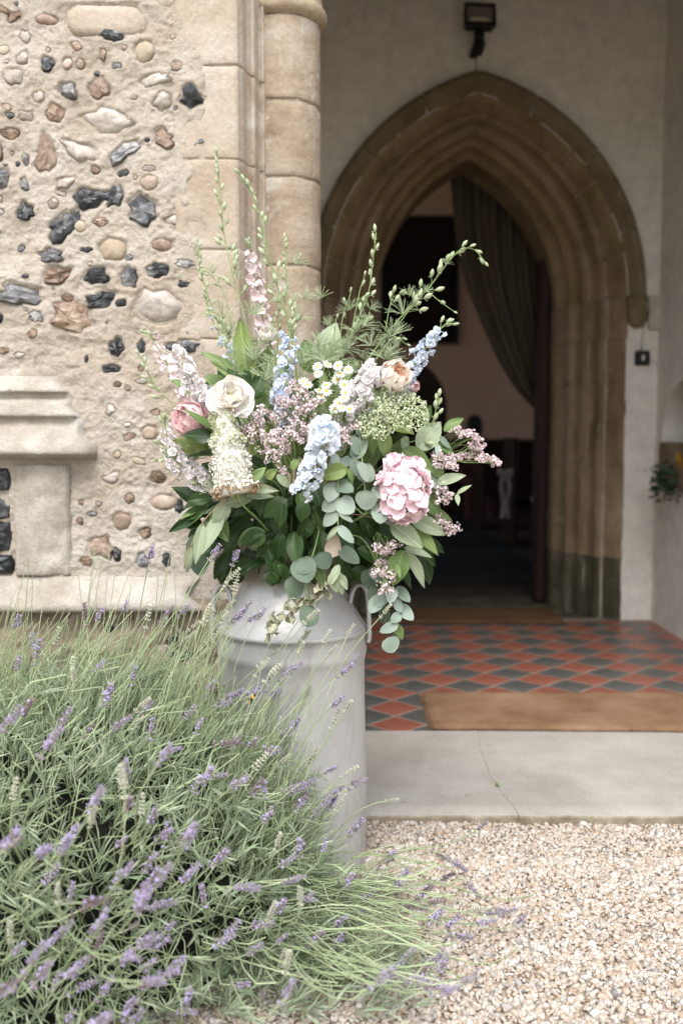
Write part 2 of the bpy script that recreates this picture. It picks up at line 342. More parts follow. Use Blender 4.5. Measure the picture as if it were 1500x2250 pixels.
# ------------------------------------------------------------------ threshold slab with its crack
YS0, YS1 = onz(1100, 1783, ZF).y, onz(1100, 1606, ZF).y
SX0, SX1 = -0.26, 1.75
slab = thing('threshold_slab', 'worn pale concrete slab across the porch entrance, cracked near its middle', 'doorstep', (0.7, YS0, 0))
CR = [onz(*p, ZF) for p in ((1048, 1606), (1056, 1650), (1066, 1678), (1076, 1702), (1090, 1724), (1100, 1740), (1118, 1762), (1133, 1778))] 
CR.append(onz(1140, 1784, ZF)); CR[-1].y = YS0
def slab_piece(left):
    mb = MB(); N = 60; cols = 40; rows = []
    cx = np.interp(np.linspace(YS0, YS1, 28), [p.y for p in CR[::-1]], [p.x for p in CR[::-1]])
    ys = np.linspace(YS0, YS1, 28)
    for j, y in enumerate(ys):
        e = cx[j] + 0.004 * vn(y * 60, 1.0) + (-0.0011 if left else 0.0011) * (1.0 - 0.75 * j / 27)
        xs = np.linspace(SX0, e, cols) if left else np.linspace(e, SX1, cols)
        z = ZF + 0.0025 * fbm(xs * 3, np.full(cols, y * 5), 3) - 0.012 * np.exp(-((y - YS0) / 0.010)) + 0.001 * left
        rows.append([(x, y + (0.004 * vn(x * 25, 3.0) - 0.006 * math.exp(-0) * 0 if j == 0 else 0), zz) for x, zz in zip(xs, z)])
    V = [p for r in rows for p in r]; mb.add(V, [tuple(q) for q in grid_faces(28, cols)[:, ::-1]])
    n0 = len(rows[0]); fr = rows[0]
    # front face, in two bands with a rough lower edge
    B = [[(p[0], p[1] - 0.003, p[2] - 0.004) for p in fr], [(p[0], p[1] + 0.004 * float(vn(p[0] * 40, 7.0)), 0.008) for p in fr], [(p[0], p[1] + 0.002, -0.06) for p in fr]]
    VV = list(fr) + [p for r in B for p in r]; mb.add(VV, [tuple(q) for q in grid_faces(4, n0)], 1)
    side = [r[-1] if left else r[0] for r in rows]; SV = side + [(p[0], p[1], -0.06) for p in side]; k = len(side)
    mb.add(SV, [(i, i + 1, k + i + 1, k + i) if left else (i, k + i, k + i + 1, i + 1) for i in range(k - 1)], 1)
    me = mb.mesh('slab_piece', [M_slab, M_slabface]); put('slab_piece', me, slab)
slab_piece(True); slab_piece(False)
wd = thing('weed_seedling', 'tiny green weed growing in the crack of the slab', 'weed', onz(1092, 1727, ZF))
M_weed = leafm('weed_leaf', (0.12, 0.19, 0.07), (0.18, 0.26, 0.10))
mb = MB(); c = onz(1092, 1727, ZF)
for k in range(11):
    a = rnd(0, 6.28); L = rnd(0.008, 0.02); d = Vector((math.cos(a) * 0.6, math.sin(a) * 1.0, rnd(0.3, 1.1))).normalized(); s = d.cross(Vector((0, 0, 1))).normalized() * L * 0.22
    b0 = c + Vector((rnd(-.004, .004), rnd(-.012, .012), 0)); mb.add([b0, b0 + d * L * .5 + s, b0 + d * L, b0 + d * L * .5 - s], [(0, 1, 2, 3)])
put('leaves', mb.mesh('weed', M_weed), wd)

# ------------------------------------------------------------------ porch floor of red and black tiles set diagonally
XL, XR, YD = -0.24, 1.655, at(1400, 1362, 5.17).y
YD = onz(1400, 1362, ZF).y                           # plane of the doorway wall
pf = kind(put('porch_floor', (lambda m: m.mesh('porch_floor', M_grout))(MB().add([(XL - .1, YS1 - 0.0, ZF - 0.0014), (XR + .1, YS1 - 0.0, ZF - 0.0014), (XR + .1, YD + 0.05, ZF - 0.0014), (XL - .1, YD + 0.05, ZF - 0.0014)], [(0, 1, 2, 3)]))), 'structure')
DT = 0.205; t0 = onz(872, 1592, ZF)
def clip(poly, f):
    out = []
    for i in range(len(poly)):
        a, b = poly[i], poly[(i + 1) % len(poly)]; fa, fb = f(a), f(b)
        if fa >= 0: out.append(a)
        if (fa >= 0) != (fb >= 0):
            t = fa / (fa - fb); out.append((a[0] + (b[0] - a[0]) * t, a[1] + (b[1] - a[1]) * t))
    return out
def tile(cx, cy, red):
    h = DT / 2 - 0.0066; x0, x1, y0, y1 = XL + 0.004, XR - 0.004, YS1 + 0.004, YD - 0.02
    a = rnd(-0.012, 0.012); pts = [(cx + h * math.cos(t + a), cy + h * math.sin(t + a)) for t in (0, math.pi / 2, math.pi, 1.5 * math.pi)]
    for f in (lambda p: p[0] - x0, lambda p: x1 - p[0], lambda p: p[1] - y0, lambda p: y1 - p[1]): pts = clip(pts, f) if len(pts) > 2 else []
    if len(pts) < 3: return
    mx = sum(p[0] for p in pts) / len(pts); my = sum(p[1] for p in pts) / len(pts)
    if max(p[0] for p in pts) - min(p[0] for p in pts) < 0.02 or max(p[1] for p in pts) - min(p[1] for p in pts) < 0.012: return
    tx, ty, tz = rnd(-.008, .008), rnd(-.008, .008), rnd(-.0006, .0006); n = len(pts)
    def zz(p, o): return ZF + o + tz + tx * (p[0] - mx) + ty * (p[1] - my)
    inn = [(mx + (p[0] - mx) * 0.975, my + (p[1] - my) * 0.975) for p in pts]
    V = [(p[0] - mx, p[1] - my, -0.011) for p in pts] + [(p[0] - mx, p[1] - my, zz(p, -0.0012) - ZF) for p in pts] + [(p[0] - mx, p[1] - my, zz(p, 0) - ZF) for p in inn]
    F = [(i + k * n, (i + 1) % n + k * n, (i + 1) % n + (k + 1) * n, i + (k + 1) * n) for k in (0, 1) for i in range(n)] + [tuple(2 * n + i for i in range(n))]
    mb = MB().add(V, F); put('red_tile' if red else 'black_tile', mb.mesh('tile', M_red if red else M_blk, False), pf, Matrix.Translation((mx, my, ZF)))
for i in range(-4, 10):
    for j in range(-1, 12):
        if t0.x + i * DT > -0.16: tile(t0.x + i * DT, t0.y + j * DT, True)
        if t0.x + (i + .5) * DT > -0.16: tile(t0.x + (i + .5) * DT, t0.y + (j - .5) * DT, False)

# ------------------------------------------------------------------ mats
def mat_slab(o_name, me_name, corners, mat, th, parent, nu=90, nv=26, fray=0.004):
    a, b, c, d = [Vector(p) for p in corners]      # front-left, front-right, back-right, back-left
    U, Vv = np.meshgrid(np.linspace(0, 1, nu), np.linspace(0, 1, nv), indexing='ij'); P = []
    for u, v in zip(U.ravel(), Vv.ravel()):
        p = (a.lerp(b, u)).lerp(d.lerp(c, u), v); e = min(u * (b - a).length, (1 - u) * (b - a).length, v * (d - a).length, (1 - v) * (d - a).length)
        if e < 1e-6:
            p += Vector((rnd(-fray, fray), rnd(-fray, fray) * .5, 0)); z = 0.001
        else: z = th * (0.75 + 0.25 * min(1, e / 0.02)) + 0.004 * float(vn(p.x * 3, p.y * 3)) + rnd(-.0008, .0008)
        P.append((p.x, p.y, p.z + z))
    put(o_name, np_mesh(me_name, P, grid_faces(nu, nv)[:, ::-1], mat), parent)
fl, bl = onz(951, 1606, ZF), onz(926, 1527, ZF)
cm = thing('coir_doormat', 'long brown coir doormat with frayed end lying just behind the slab', 'doormat', (1.0, fl.y, ZF))
mat_slab('mat_body', 'coir', [fl + Vector((0, .006, .003)), Vector((1.62, fl.y - 0.035, ZF + .003)), Vector((1.62, bl.y - .01, ZF + .003)), bl + Vector((0, 0, .003))], M_coir, 0.013, cm)
mb = MB()
for k in range(340):
    t = rnd(0, 1); p = fl.lerp(bl, t) + Vector((rnd(0, .006), 0, rnd(.002, .014))); q = p + Vector((-rnd(.004, .02), rnd(-.008, .008), rnd(-.006, .004))); q.z = max(q.z, ZF + .001)
    tube(mb, [p, p.lerp(q, .5) + Vector((0, 0, .002)), q], 0.0007, 3, cap=False)
for k in range(700):
    x = rnd(fl.x, 1.6); p = Vector((x, fl.y + rnd(-.004, .006) - 0.041 * (x - fl.x) / (1.62 - fl.x) + .006, ZF + rnd(.002, .012))); q = p + Vector((rnd(-.006, .006), -rnd(.002, .009), rnd(-.004, .003))); q.z = max(q.z, ZF + .001)
    tube(mb, [p, q], 0.0006, 3, cap=False)
kind(put('fringe', mb.mesh('fringe', M_coir, True), cm), 'stuff')
im = thing('threshold_mat', 'dark brown mat lying in the church doorway', 'doormat', (0.8, YD, ZF))
mat_slab('mat_body', 'coir_dark', [Vector((0.33, YD - 0.12, ZF + .004)), Vector((1.18, YD - 0.12, ZF + .004)), Vector((1.18, YD + 0.3, ZF + .004)), Vector((0.33, YD + 0.3, ZF + .004))], M_coir_dk, 0.012, im, 30, 14)
# ------------------------------------------------------------------ porch front wall: flint rubble, dressed jamb, shaft, plinth mouldings
YW = 2.62
PXM = FPX / YW
def wx(px): return at(px, 947, YW).x
def wz(py): return at(750, py, YW).z
fw = thing('flint_porch_wall', 'flint rubble porch wall with pale mortar, dressed corner stones and a round shaft', 'wall', (-0.5, YW, 0))
# stones measured off the wall: centre x, y, width, height (photo pixels), kind, tilt in degrees
Z1 = [(60,40,80,38,'b',20),(112,75,70,48,'r',-20),(265,90,110,48,'o',5),(525,88,360,130,'T',0),(545,163,100,52,'k',5),(690,235,92,96,'t',25),(505,245,34,64,'b',0),(567,300,52,28,'g',0),(258,288,60,66,'k',10),(390,213,60,46,'b',30),(347,290,52,56,'o',0),(406,292,46,48,'o',0),(150,265,56,70,'p',20),(14,335,60,80,'o',0),(110,352,96,84,'p',0),(345,412,76,88,'g',-20),(480,405,112,108,'r',10),(766,462,94,104,'p',40),(825,495,18,20,'k',0),(893,450,104,110,'k',20),(285,520,88,104,'b',-15),(520,552,240,112,'p',6),(8,497,26,42,'k',0),(88,530,46,30,'k',20),(90,610,112,58,'b',12),(770,628,104,84,'b',40),(908,620,76,110,'k',-5),(970,632,48,52,'g',0),(598,684,168,62,'g',-38),(245,712,106,190,'r',0),(25,695,62,80,'b',0),(150,730,30,50,'g',0),(35,820,94,88,'g',-20),(142,845,36,66,'g',-15),(583,790,46,28,'k',-15),(700,836,86,76,'o',10),(435,905,150,92,'k',-15),(540,895,84,100,'k',25),(670,965,124,140,'k',0),(140,965,80,80,'k',20),(312,1030,170,112,'k',-42),(386,1035,58,62,'t',-30),(480,1013,72,50,'b',10),(268,930,52,60,'p',0),(25,968,52,40,'p',0),(116,1136,36,34,'g',0),(246,1165,106,60,'g',5),(410,1141,56,24,'k',0),(530,1140,132,112,'t',0),(755,1120,108,62,'o',0),(855,1206,86,34,'g',8),(280,1258,146,92,'b',-15),(455,1266,112,74,'k',-5),(606,1272,96,84,'k',15),(730,1240,104,74,'k',0),(845,1300,66,42,'k',0),(105,1350,192,102,'g',0),(320,1360,60,36,'b',0),(470,1376,150,72,'k',-15),(565,1387,50,40,'k',0),(745,1400,270,150,'p',5),(345,1455,230,150,'b',0),(14,1455,44,40,'k',0),(180,1450,60,48,'g',20),(5,1156,20,30,'o',0),(136,1266,40,16,'k',0),(30,912,32,40,'p',0),(390,690,210,90,'p',20),(735,362,150,56,'p',-10),(325,832,104,56,'p',-20),(700,770,62,28,'p',0),(215,440,60,50,'p',0),(600,1180,40,26,'g',0),(160,160,50,70,'p',0)]
Z3 = [(245,168,56,44,'g',0),(780,372,106,116,'k',10),(940,360,54,84,'k',0),(1215,362,205,80,'k',0),(577,446,30,52,'k',0),(608,517,98,60,'k',0),(737,510,138,56,'k',0),(945,592,112,42,'p',0),(780,617,70,46,'b',0),(848,642,44,42,'b',0),(985,932,120,100,'o',10),(1030,800,66,46,'b',0),(725,1230,130,84,'p',-10),(1035,1230,110,90,'b',0),(1075,1390,190,104,'o',0),(1178,1420,58,96,'k',0),(845,1370,72,76,'r',0),(525,1396,34,42,'b',0),(795,1520,130,130,'o',30),(592,1470,66,36,'g',0),(945,1590,90,80,'b',20),(650,1690,220,160,'r',10),(757,1732,66,84,'k',0),(928,1772,72,90,'g',0),(1087,1772,56,88,'k',0),(550,1782,90,70,'b',0),(735,780,70,90,'p',20),(1240,275,34,40,'b',0),(715,205,26,16,'b',0),(850,880,60,40,'p',0),(640,1400,50,40,'p',0)]
STN = [(a / 2.0833, b / 2.0833, w_ / 2.0833, h_ / 2.0833, k, t) for a, b, w_, h_, k, t in Z1] + [(a / 3, 640 + b / 3, w_ / 3, h_ / 3, k, t) for a, b, w_, h_, k, t in Z3]
rs_ = random.Random(11)
for q in range(26):                                  # dark rubble below the plinth ledge
    STN.append((rs_.uniform(-40, 470), rs_.uniform(1365, 1560), rs_.uniform(28, 60), rs_.uniform(22, 44), rs_.choice('kkgbrr'), rs_.uniform(-20, 20)))
for q in range(40):                                  # little chips showing in the mortar
    STN.append((rs_.uniform(0, 400), rs_.uniform(0, 800), rs_.uniform(8, 18), rs_.uniform(6, 12), rs_.choice('ogbpk'), rs_.uniform(-40, 40)))
for q in range(120):                                 # duller stones half lost under the mortar
    STN.append((rs_.uniform(0, 410), rs_.uniform(0, 1250), rs_.uniform(16, 40), rs_.uniform(12, 26), rs_.choice('pprrbtbg'), rs_.uniform(-30, 30)))
def in_moulding(px, py): return (px < 245 and 800 < py < 1030) or (px < 165 and 1015 < py < 1275) or (1262 < py < 1352)
stn = []; taken = []
for k, (px, py, w_, h_, kd, tl) in enumerate(STN):
    if in_moulding(px, py): continue
    if k >= len(Z1) + len(Z3) and any(abs(px - a) < (w_ + c_) * .55 and abs(py - b_) < (h_ + d_) * .55 for a, b_, c_, d_ in taken): continue
    taken.append((px, py, w_, h_))
    r_ = random.Random(k * 13 + 5); ns = 14 if max(w_, h_) > 25 else 8
    big = 4 if kd == 'T' else 0
    ang = [2 * math.pi * (i + (r_.uniform(-.3, .3) if not big else 0)) / ns for i in range(ns)]
    rad = [r_.uniform(0.60, 1.12) for _ in ang] if not big else [min(1 / max(abs(math.cos(a)), 1e-3), 1 / max(abs(math.sin(a)), 1e-3)) * 0.98 for a in ang]
    if big: rad = [min(x, 1.25) * r_.uniform(.95, 1.02) for x in rad]
    if kd in 'ot' and not big: rad = [r_.uniform(0.84, 1.02) for _ in ang]
    stn.append(dict(x=wx(px), z=wz(py), a=w_ / 2 / PXM * (1.14 if kd in 'kg' else 1.0), b=h_ / 2 / PXM * (1.14 if kd in 'kg' else 1.0), k='t' if big else kd, big=bool(big), t=R(-tl), ang=ang, rad=rad, seed=k))
def stone_d(s, X, Z):
    c, n = math.cos(s['t']), math.sin(s['t']); dx, dz = X - s['x'], Z - s['z']
    u = (dx * c + dz * n) / s['a']; v = (-dx * n + dz * c) / s['b']; th = np.arctan2(v, u) % (2 * math.pi)
    A = np.array(s['ang']); o = np.argsort(A % (2 * math.pi)); A2 = (A % (2 * math.pi))[o]; R2 = np.array(s['rad'])[o]
    rr = np.interp(th, np.concatenate([[A2[-1] - 2 * math.pi], A2, [A2[0] + 2 * math.pi]]), np.concatenate([[R2[-1]], R2, [R2[0]]]))
    return np.hypot(u, v) / rr
def mortar_h(X, Z):
    """height of the mortar towards the viewer, metres"""
    h = 0.012 * fbm(X * 6, Z * 8, 3, 1) + 0.0055 * fbm(X * 20, Z * 26, 3, 2) + 0.0042 * fbm(X * 80, Z * 90, 3, 5)
    h += 0.003 * np.abs(fbm(X * 13 + 3 * vn(X * 4, Z * 4), Z * 26, 2, 9)) * 2 - 0.004
    xe = wx(438) + 0.10 * fbm(X * 9, Z * 7, 4, 4) + 0.03 * np.sin(Z * 11)       # mortar feathers out over the corner stones
    h = np.where(X > wx(392), h * .45, h) - 0.03 * np.clip((X - xe) / 0.05, 0, 1)
    h -= 0.022 * np.exp(-((Z - wz(1385)) / 0.05) ** 2) * 0 
    return h
# thin pit line around each stone, a smeared lip outside it
gxn, gzn = 250, 700
gx = np.linspace(-1.5, wx(470), gxn); gx = np.concatenate([np.linspace(-1.5, -0.98, 26)[:-1], np.linspace(-0.98, wx(475), 250)]); gxn = len(gx)
gzv = np.concatenate([np.linspace(-0.05, 0.45, 60)[:-1], np.linspace(0.45, 2.32, 620), np.linspace(2.32, 3.6, 40)[1:]]); gzn = len(gzv)
X, Z = np.meshgrid(gx, gzv, indexing='ij'); H = mortar_h(X, Z)
for s in stn:
    m_ = (np.abs(X - s['x']) < 2.2 * max(s['a'], s['b'])) & (np.abs(Z - s['z']) < 2.2 * max(s['a'], s['b']))
    ii = np.where(m_)
    if len(ii[0]) == 0: continue
    d = stone_d(s, X[ii], Z[ii]); sz = min(1.0, min(s['a'], s['b']) / 0.03)
    h0 = float(np.median(H[ii][d < 1.2])) if (d < 1.2).any() else 0.0; s['h'] = h0
    H[ii] += sz * (0.002 * np.exp(-((d - 1.35) / 0.3) ** 2) - 0.005 * np.exp(-((d - 1.0) / 0.10) ** 2)) - np.clip((0.95 - d) / .25, 0, 1) * 0.016
lowm = np.clip((wz(1345) - Z) / 0.02, 0, 1)
H += -0.0 * lowm
V = np.stack([X.ravel(), (YW - H).ravel(), Z.ravel()], 1)
put('mortar_face', np_mesh('mortar_face', V, grid_faces(gxn, gzn), M_mortar), fw)
def flint_mesh(s):
    r_ = random.Random(s['seed'] * 7 + 1); c, n = math.cos(s['t']), math.sin(s['t']); N = len(s['ang'])
    h0 = s.get('h', 0.0); sz = min(s['a'], s['b']); pr = (0.35 if s.get('big') else 1) * min(0.012, 0.40 * sz) * r_.uniform(0.5, 1.1)
    tx, tz = r_.uniform(-.28, .28), r_.uniform(-.28, .28); V = []
    if s['k'] == 't': tx *= .2; tz *= .2
    def P(u, v, y): return (s['x'] + u * s['a'] * c - v * s['b'] * n, YW - h0 - y - tx * u * s['a'] - tz * v * s['b'], s['z'] + u * s['a'] * n + v * s['b'] * c)
    rings = [(1.12, -0.022), (0.99, -.0045), (0.86, pr * 0.45)] 
    if s['k'] in 'ot': rings = [(1.10, -0.022), (1.0, -.004), (0.85, pr * 0.35), (0.5, pr * .6)]
    else: rings.append((0.45, pr * r_.uniform(.5, 1.2)))
    for f, y in rings:
        for a, q in zip(s['ang'], s['rad']):
            jj = r_.uniform(-.06, .06) if 0.4 < f < 0.95 else 0
            V.append(P((f + jj) * q * math.cos(a), (f + jj) * q * math.sin(a), y + (r_.uniform(-.3, .3) * pr if 0.4 < f < .9 and s['k'] not in 'ot' else 0)))
    V.append(P(r_.uniform(-.2, .2), r_.uniform(-.2, .2), pr * r_.uniform(.5, 1.2)))
    F = [(j * N + i, j * N + (i + 1) % N, (j + 1) * N + (i + 1) % N, (j + 1) * N + i) for j in range(len(rings) - 1) for i in range(N)]
    F += [((len(rings) - 1) * N + i, (len(rings) - 1) * N + (i + 1) % N, len(V) - 1) for i in range(N)]
    return MB().add(V, F).mesh('flint', M_quoin if s.get('big') else FL[s['k']], s['k'] in 'otp')
nm = {'k': 'flint', 'g': 'flint', 'b': 'flint', 'p': 'flint', 'o': 'pebble', 't': 'stone', 'r': 'stone'}
for s in stn: put(nm[s['k']], flint_mesh(s), fw)
# dressed corner stones: flat face, bead, hollow, then back to the shaft
XC = -0.166; YC = 2.86; RS = 0.106
def jamb_prof():
    x0 = wx(528); X1 = (590 - 750) / FPX * 2.77; p = [(wx(392), YW + .006)]
    for t in np.linspace(0.08, 1, 14): p.append((wx(392) + (x0 - wx(392)) * t, YW + .003))
    n = 22
    for i in range(1, n + 1):
        t = i / n; x = x0 + (X1 - x0) * t; y = YW + .003 + 0.147 * t
        y += 0.016 * math.sin(t * math.pi) - 0.010 * math.exp(-((t - .18) / .07) ** 2) - 0.020 * math.exp(-((t - .58) / .09) ** 2) + 0.012 * math.exp(-((t - .74) / .05) ** 2) - 0.012 * math.exp(-((t - .90) / .06) ** 2) + 0.008 * math.exp(-((t - .3) / .04) ** 2)
        p.append((x, y))
    return np.array(p)
JP = jamb_prof()
def loft_block(name, prof, z0, z1, mat, parent, seed, amp=0.0025, nz=None):
    nz = nz or max(6, int((z1 - z0) / 0.012)); e = 0.006
    zs = np.concatenate([[z0, z0 + .002], np.linspace(z0 + e, z1 - e, nz), [z1 - .002, z1]]); V = []
    for j, z in enumerate(zs):
        ed = (0.005, .0015)[j] if j < 2 else ((.0015, 0.005)[j - len(zs) + 2] if j >= len(zs) - 2 else 0)
        zz = z + 0.004 * vn(prof[:, 0] * 30, z * 20, seed)
        dd = amp * fbm(prof[:, 0] * 35, np.full(len(prof), z * 35), 4, seed) + 0.004 * np.clip(fbm(prof[:, 0] * 16, np.full(len(prof), z * 16), 3, seed + 5) - .16, 0, 1) * 6 * (amp > .001)
        V += [(x, y + ed + d_, q) for (x, y), d_, q in zip(prof, dd, zz)]
    return put(name, np_mesh(name, V, grid_faces(len(zs), len(prof))[:, ::-1] , mat), parent)
zj = [3.6, 2.62, wz(142), wz(348), wz(548), wz(745), wz(960), wz(1140), wz(1300), -.05]
zj = sorted(zj, reverse=True)
for i in range(len(zj) - 1): loft_block('quoin_block', JP, zj[i + 1] + .0012, zj[i] - .0012, M_quoin, fw, i + 2)
jm = JP.copy(); jm[:, 1] += 0.005
V = [(x, y, z) for z in (-.05, 3.6) for x, y in jm]; put('jamb_joint', np_mesh('jamb_joint', V, grid_faces(2, len(jm))[:, ::-1], M_joint), fw)
# round shaft in drums
zs_ = [at(640, y_, 2.76).z for y_ in (28, 218, 388, 583, 770, 960, 1130, 1290)] + [0.0]
def drum(z0, z1, seed):
    th = np.linspace(R(150), R(395), 56); prof = np.array([(XC + RS * math.cos(a + math.pi / 2 - math.pi / 2), YC - RS * math.sin(a - math.pi)) for a in np.linspace(R(140), R(420), 60)])
    prof = np.array([(XC + RS * math.cos(a), YC + RS * math.sin(a)) for a in np.linspace(R(150), R(420), 60)])
    nz = max(8, int((z1 - z0) / .011)); zz = np.concatenate([[z0, z0 + .002], np.linspace(z0 + .006, z1 - .006, nz), [z1 - .002, z1]]); V = []
    A = np.linspace(R(150), R(420), 60)
    for j, z in enumerate(zz):
        ed = (0.007, .002)[j] if j < 2 else ((.002, .007)[j - len(zz) + 2] if j >= len(zz) - 2 else 0)
        chip = 0.014 * np.clip(fbm(A * 5, np.full(60, z * 18), 3, seed) - .12, 0, 1) * (1.0 if min(z - z0, z1 - z) < .025 else .25)
        r = RS - ed - chip + .0022 * fbm(A * 9, np.full(60, z * 40), 3, seed + 2); q = z + .004 * vn(A * 4, np.full(60, z * 9), seed)
        V += list(zip(XC + r * np.cos(A), YC + r * np.sin(A), q))
    put('shaft_drum', np_mesh('shaft_drum', V, grid_faces(len(zz), 60)[:, ::-1], M_ash), fw)
for i in range(len(zs_) - 1): drum(zs_[i + 1] + .0018, zs_[i] - .0018, i + 31)
mb = MB(); lathe(mb, [(RS - .006, -0.02), (RS - .006, zs_[0])], 40, (XC, YC)); put('shaft_joint', mb.mesh('shaft_joint', M_joint), fw)
z0 = zs_[0]; mb = MB()
lathe(mb, [(RS - .004, z0), (RS + .002, z0 + .004), (RS + .009, z0 + .006), (RS + .016, z0 + .015), (RS + .018, z0 + .025), (RS + .016, z0 + .036), (RS + .009, z0 + .045), (RS + .004, z0 + .062), (RS + .004, z0 + .075), (RS + .010, z0 + .10), (RS + .03, z0 + .14), (RS + .055, z0 + .17), (RS + .06, z0 + .20), (RS + .06, z0 + .235), (0.0, z0 + .236)], 64, (XC, YC), wob=lambda a, z: .0015 * math.sin(a * 9 + z * 60) + .001 * math.sin(a * 23))
put('capital', mb.mesh('capital', stone('capital_stone', (0.33, 0.26, 0.18), (0.46, 0.38, 0.28), None, 9.0, 90.0, 0.9, 0.004)), fw)
# broken moulded string course low on the left
def moulding(name, prof, x0, xe, mat, seed, nx=70):
    """prof: (projection, z); xe(z, proj) gives the broken right end"""
    prof = np.array(prof); L = []; 
    for i in range(len(prof) - 1):
        k = max(2, int(np.hypot(*(prof[i + 1] - prof[i])) / .006))
        for t in np.linspace(0, 1, k, endpoint=False): L.append(prof[i] + (prof[i + 1] - prof[i]) * t)
    L.append(prof[-1]); L = np.array(L); V = []
    for t in np.linspace(0, 1, nx):
        xx = np.array([x0 + (xe(z, p) - x0) * t for p, z in L]); d = .0055 * fbm(xx * 40, L[:, 1] * 45, 4, seed) + .008 * fbm(xx * 10, L[:, 1] * 12, 2, seed)
        if t > .999: pj = np.minimum(L[:, 0], -.03)
        elif t > .98: pj = L[:, 0] * .8 + d
        else: pj = L[:, 0] + d
        V += [(x, YW - p, z + .002 * float(vn(x * 20, z * 20))) for x, p, z in zip(xx, pj, L[:, 1])]
    return put(name, np_mesh(name, V, grid_faces(nx, len(L)), mat), fw)
zt, zb = wz(822), wz(1012); dz = zt - zb
def xe(z, p): t = (zt - z) / dz; return wx(138 + 84 * max(0, min(1, t))) + .006 * math.sin(z * 90)
moulding('string_course', [(-.02, zt), (.016, zt - .012), (.030, zt - .035), (.034, zt - .048), (.016, zt - .052), (.014, zt - .064), (.030, zt - .075), (.040, zt - .098), (.044, zt - .112), (.024, zt - .118), (.026, zt - .13), (.050, zt - .165), (.066, zt - .195), (.068, zt - .212), (.030, zt - .222), (.012, zt - .226), (-.02, zb)], -1.5, xe, M_lich, 3)
# pale slab and squared black flints under it
mb = MB(); zA, zB = wz(1022), wz(1264); loft_block('plinth_slab', np.array([(wx(27) + (wx(152) - wx(27)) * t, YW - .014 + (.014 if t in (0, 1) else 0)) for t in np.linspace(0, 1, 24)]), zB, zA, M_lich, fw, 71, .003)
for (py0, py1) in ((1026, 1078), (1082, 1140), (1144, 1215), (1219, 1262)):
    s = dict(x=wx(-8), z=wz((py0 + py1) / 2), a=30 / PXM, b=(py1 - py0) / 2 / PXM, k='k', t=0, ang=[R(a) for a in (0, 33, 48, 80, 110, 132, 150, 180, 212, 228, 270, 312, 330)], rad=[1, 1.1, 1.25, 1.0, 1.02, 1.25, 1.08, 1, 1.1, 1.25, 1, 1.25, 1.1], seed=py0, h=.006)
    put('flint', flint_mesh(s), fw)
# sloped plinth ledge, its right end ragged, and the rubble foot under it
zl = wz(1266)
moulding('plinth_ledge', [(-.02, zl + .004), (.004, zl), (.048, zl - .058), (.056, zl - .072), (.052, zl - .088), (.018, zl - .096), (-.02, zl - .11)], -1.5, lambda z, p: wx(432) + .02 * math.sin(z * 60), M_lich, 8, 110)
gx2 = np.linspace(-1.5, wx(520), 150); gz2 = np.linspace(-.05, zl - .06, 110); X, Z = np.meshgrid(gx2, gz2, indexing='ij')
H = .012 + .02 * fbm(X * 9, Z * 11, 3, 3) + .016 * fbm(X * 26, Z * 30, 4, 8); V = np.stack([X.ravel(), (YW - H).ravel(), Z.ravel()], 1)
put('rubble_foot', np_mesh('rubble_foot', V, grid_faces(150, 110), M_base), fw)
# the bulk of the wall behind its face, and the other side and head of the entrance arch
mb = MB(); box(mb, -3.2, -1.5, YW + .0, 3.30, -.05, 3.6); box(mb, -1.5, XC - .07, 2.80, 3.30, -.05, 3.6); box(mb, XC - .07, XC + .055, 2.93, 3.30, -.05, 3.6)
put('wall_core', mb.mesh('wall_core', M_mortar, False), fw)

def arch_pts(cx, a, zs, h, n=24):
    """pointed arch from the left springing over the apex to the right one"""
    c = (h * h - a * a) / (2 * a); r = a + c; e = math.asin(min(1, h / r)); L = []
    for i in range(n + 1):
        t = e * i / n; L.append((cx + c - r * math.cos(t), zs + r * math.sin(t)))
    return L + [(2 * cx - x, z) for x, z in L[-2::-1]]
def arch_plate(mb, x0, x1, z0, z1, arch, yf, yb, m=0):
    xl, zs = arch[0]; xr = arch[-1][0]
    for xa, xb in ((x0, xl), (xr, x1)):
        for y, fl_ in ((yf, 0), (yb, 1)):
            q = [(xa, y, z0), (xb, y, z0), (xb, y, zs), (xa, y, zs), (xa, y, z1), (xb, y, z1)]
            f = [(0, 1, 2, 3), (3, 2, 5, 4)]; mb.add(q, f if not fl_ else [t[::-1] for t in f], m)
    for (xa, za), (xb, zb_) in zip(arch[:-1], arch[1:]):
        for y, fl_ in ((yf, 0), (yb, 1)):
            f = (0, 1, 2, 3); mb.add([(xa, y, za), (xb, y, zb_), (xb, y, z1), (xa, y, z1)], [f if not fl_ else f[::-1]], m)
        mb.add([(xa, yf, za), (xb, yf, zb_), (xb, yb, zb_), (xa, yb, za)], [(0, 3, 2, 1)], m)
    for x in (xl, xr): mb.add([(x, yf, z0), (x, yb, z0), (x, yb, zs), (x, yf, zs)], [(0, 1, 2, 3)], m)
    mb.add([(x0, yf, z1), (x1, yf, z1), (x1, yb, z1), (x0, yb, z1)], [(0, 1, 2, 3)], m)
    mb.add([(x0, yf, z0), (x0, yb, z0), (x0, yb, z1), (x0, yf, z1)], [(0, 1, 2, 3)], m); mb.add([(x1, yf, z0), (x1, yb, z0), (x1, yb, z1), (x1, yf, z1)], [(0, 1, 2, 3)], m)
ea = arch_pts(0.72, 0.83, z0 + .236, 0.5)  # unseen arch head, kept low to cut the light on the porch floor
mb = MB(); xl0, xr0 = XC - .14, 1.55
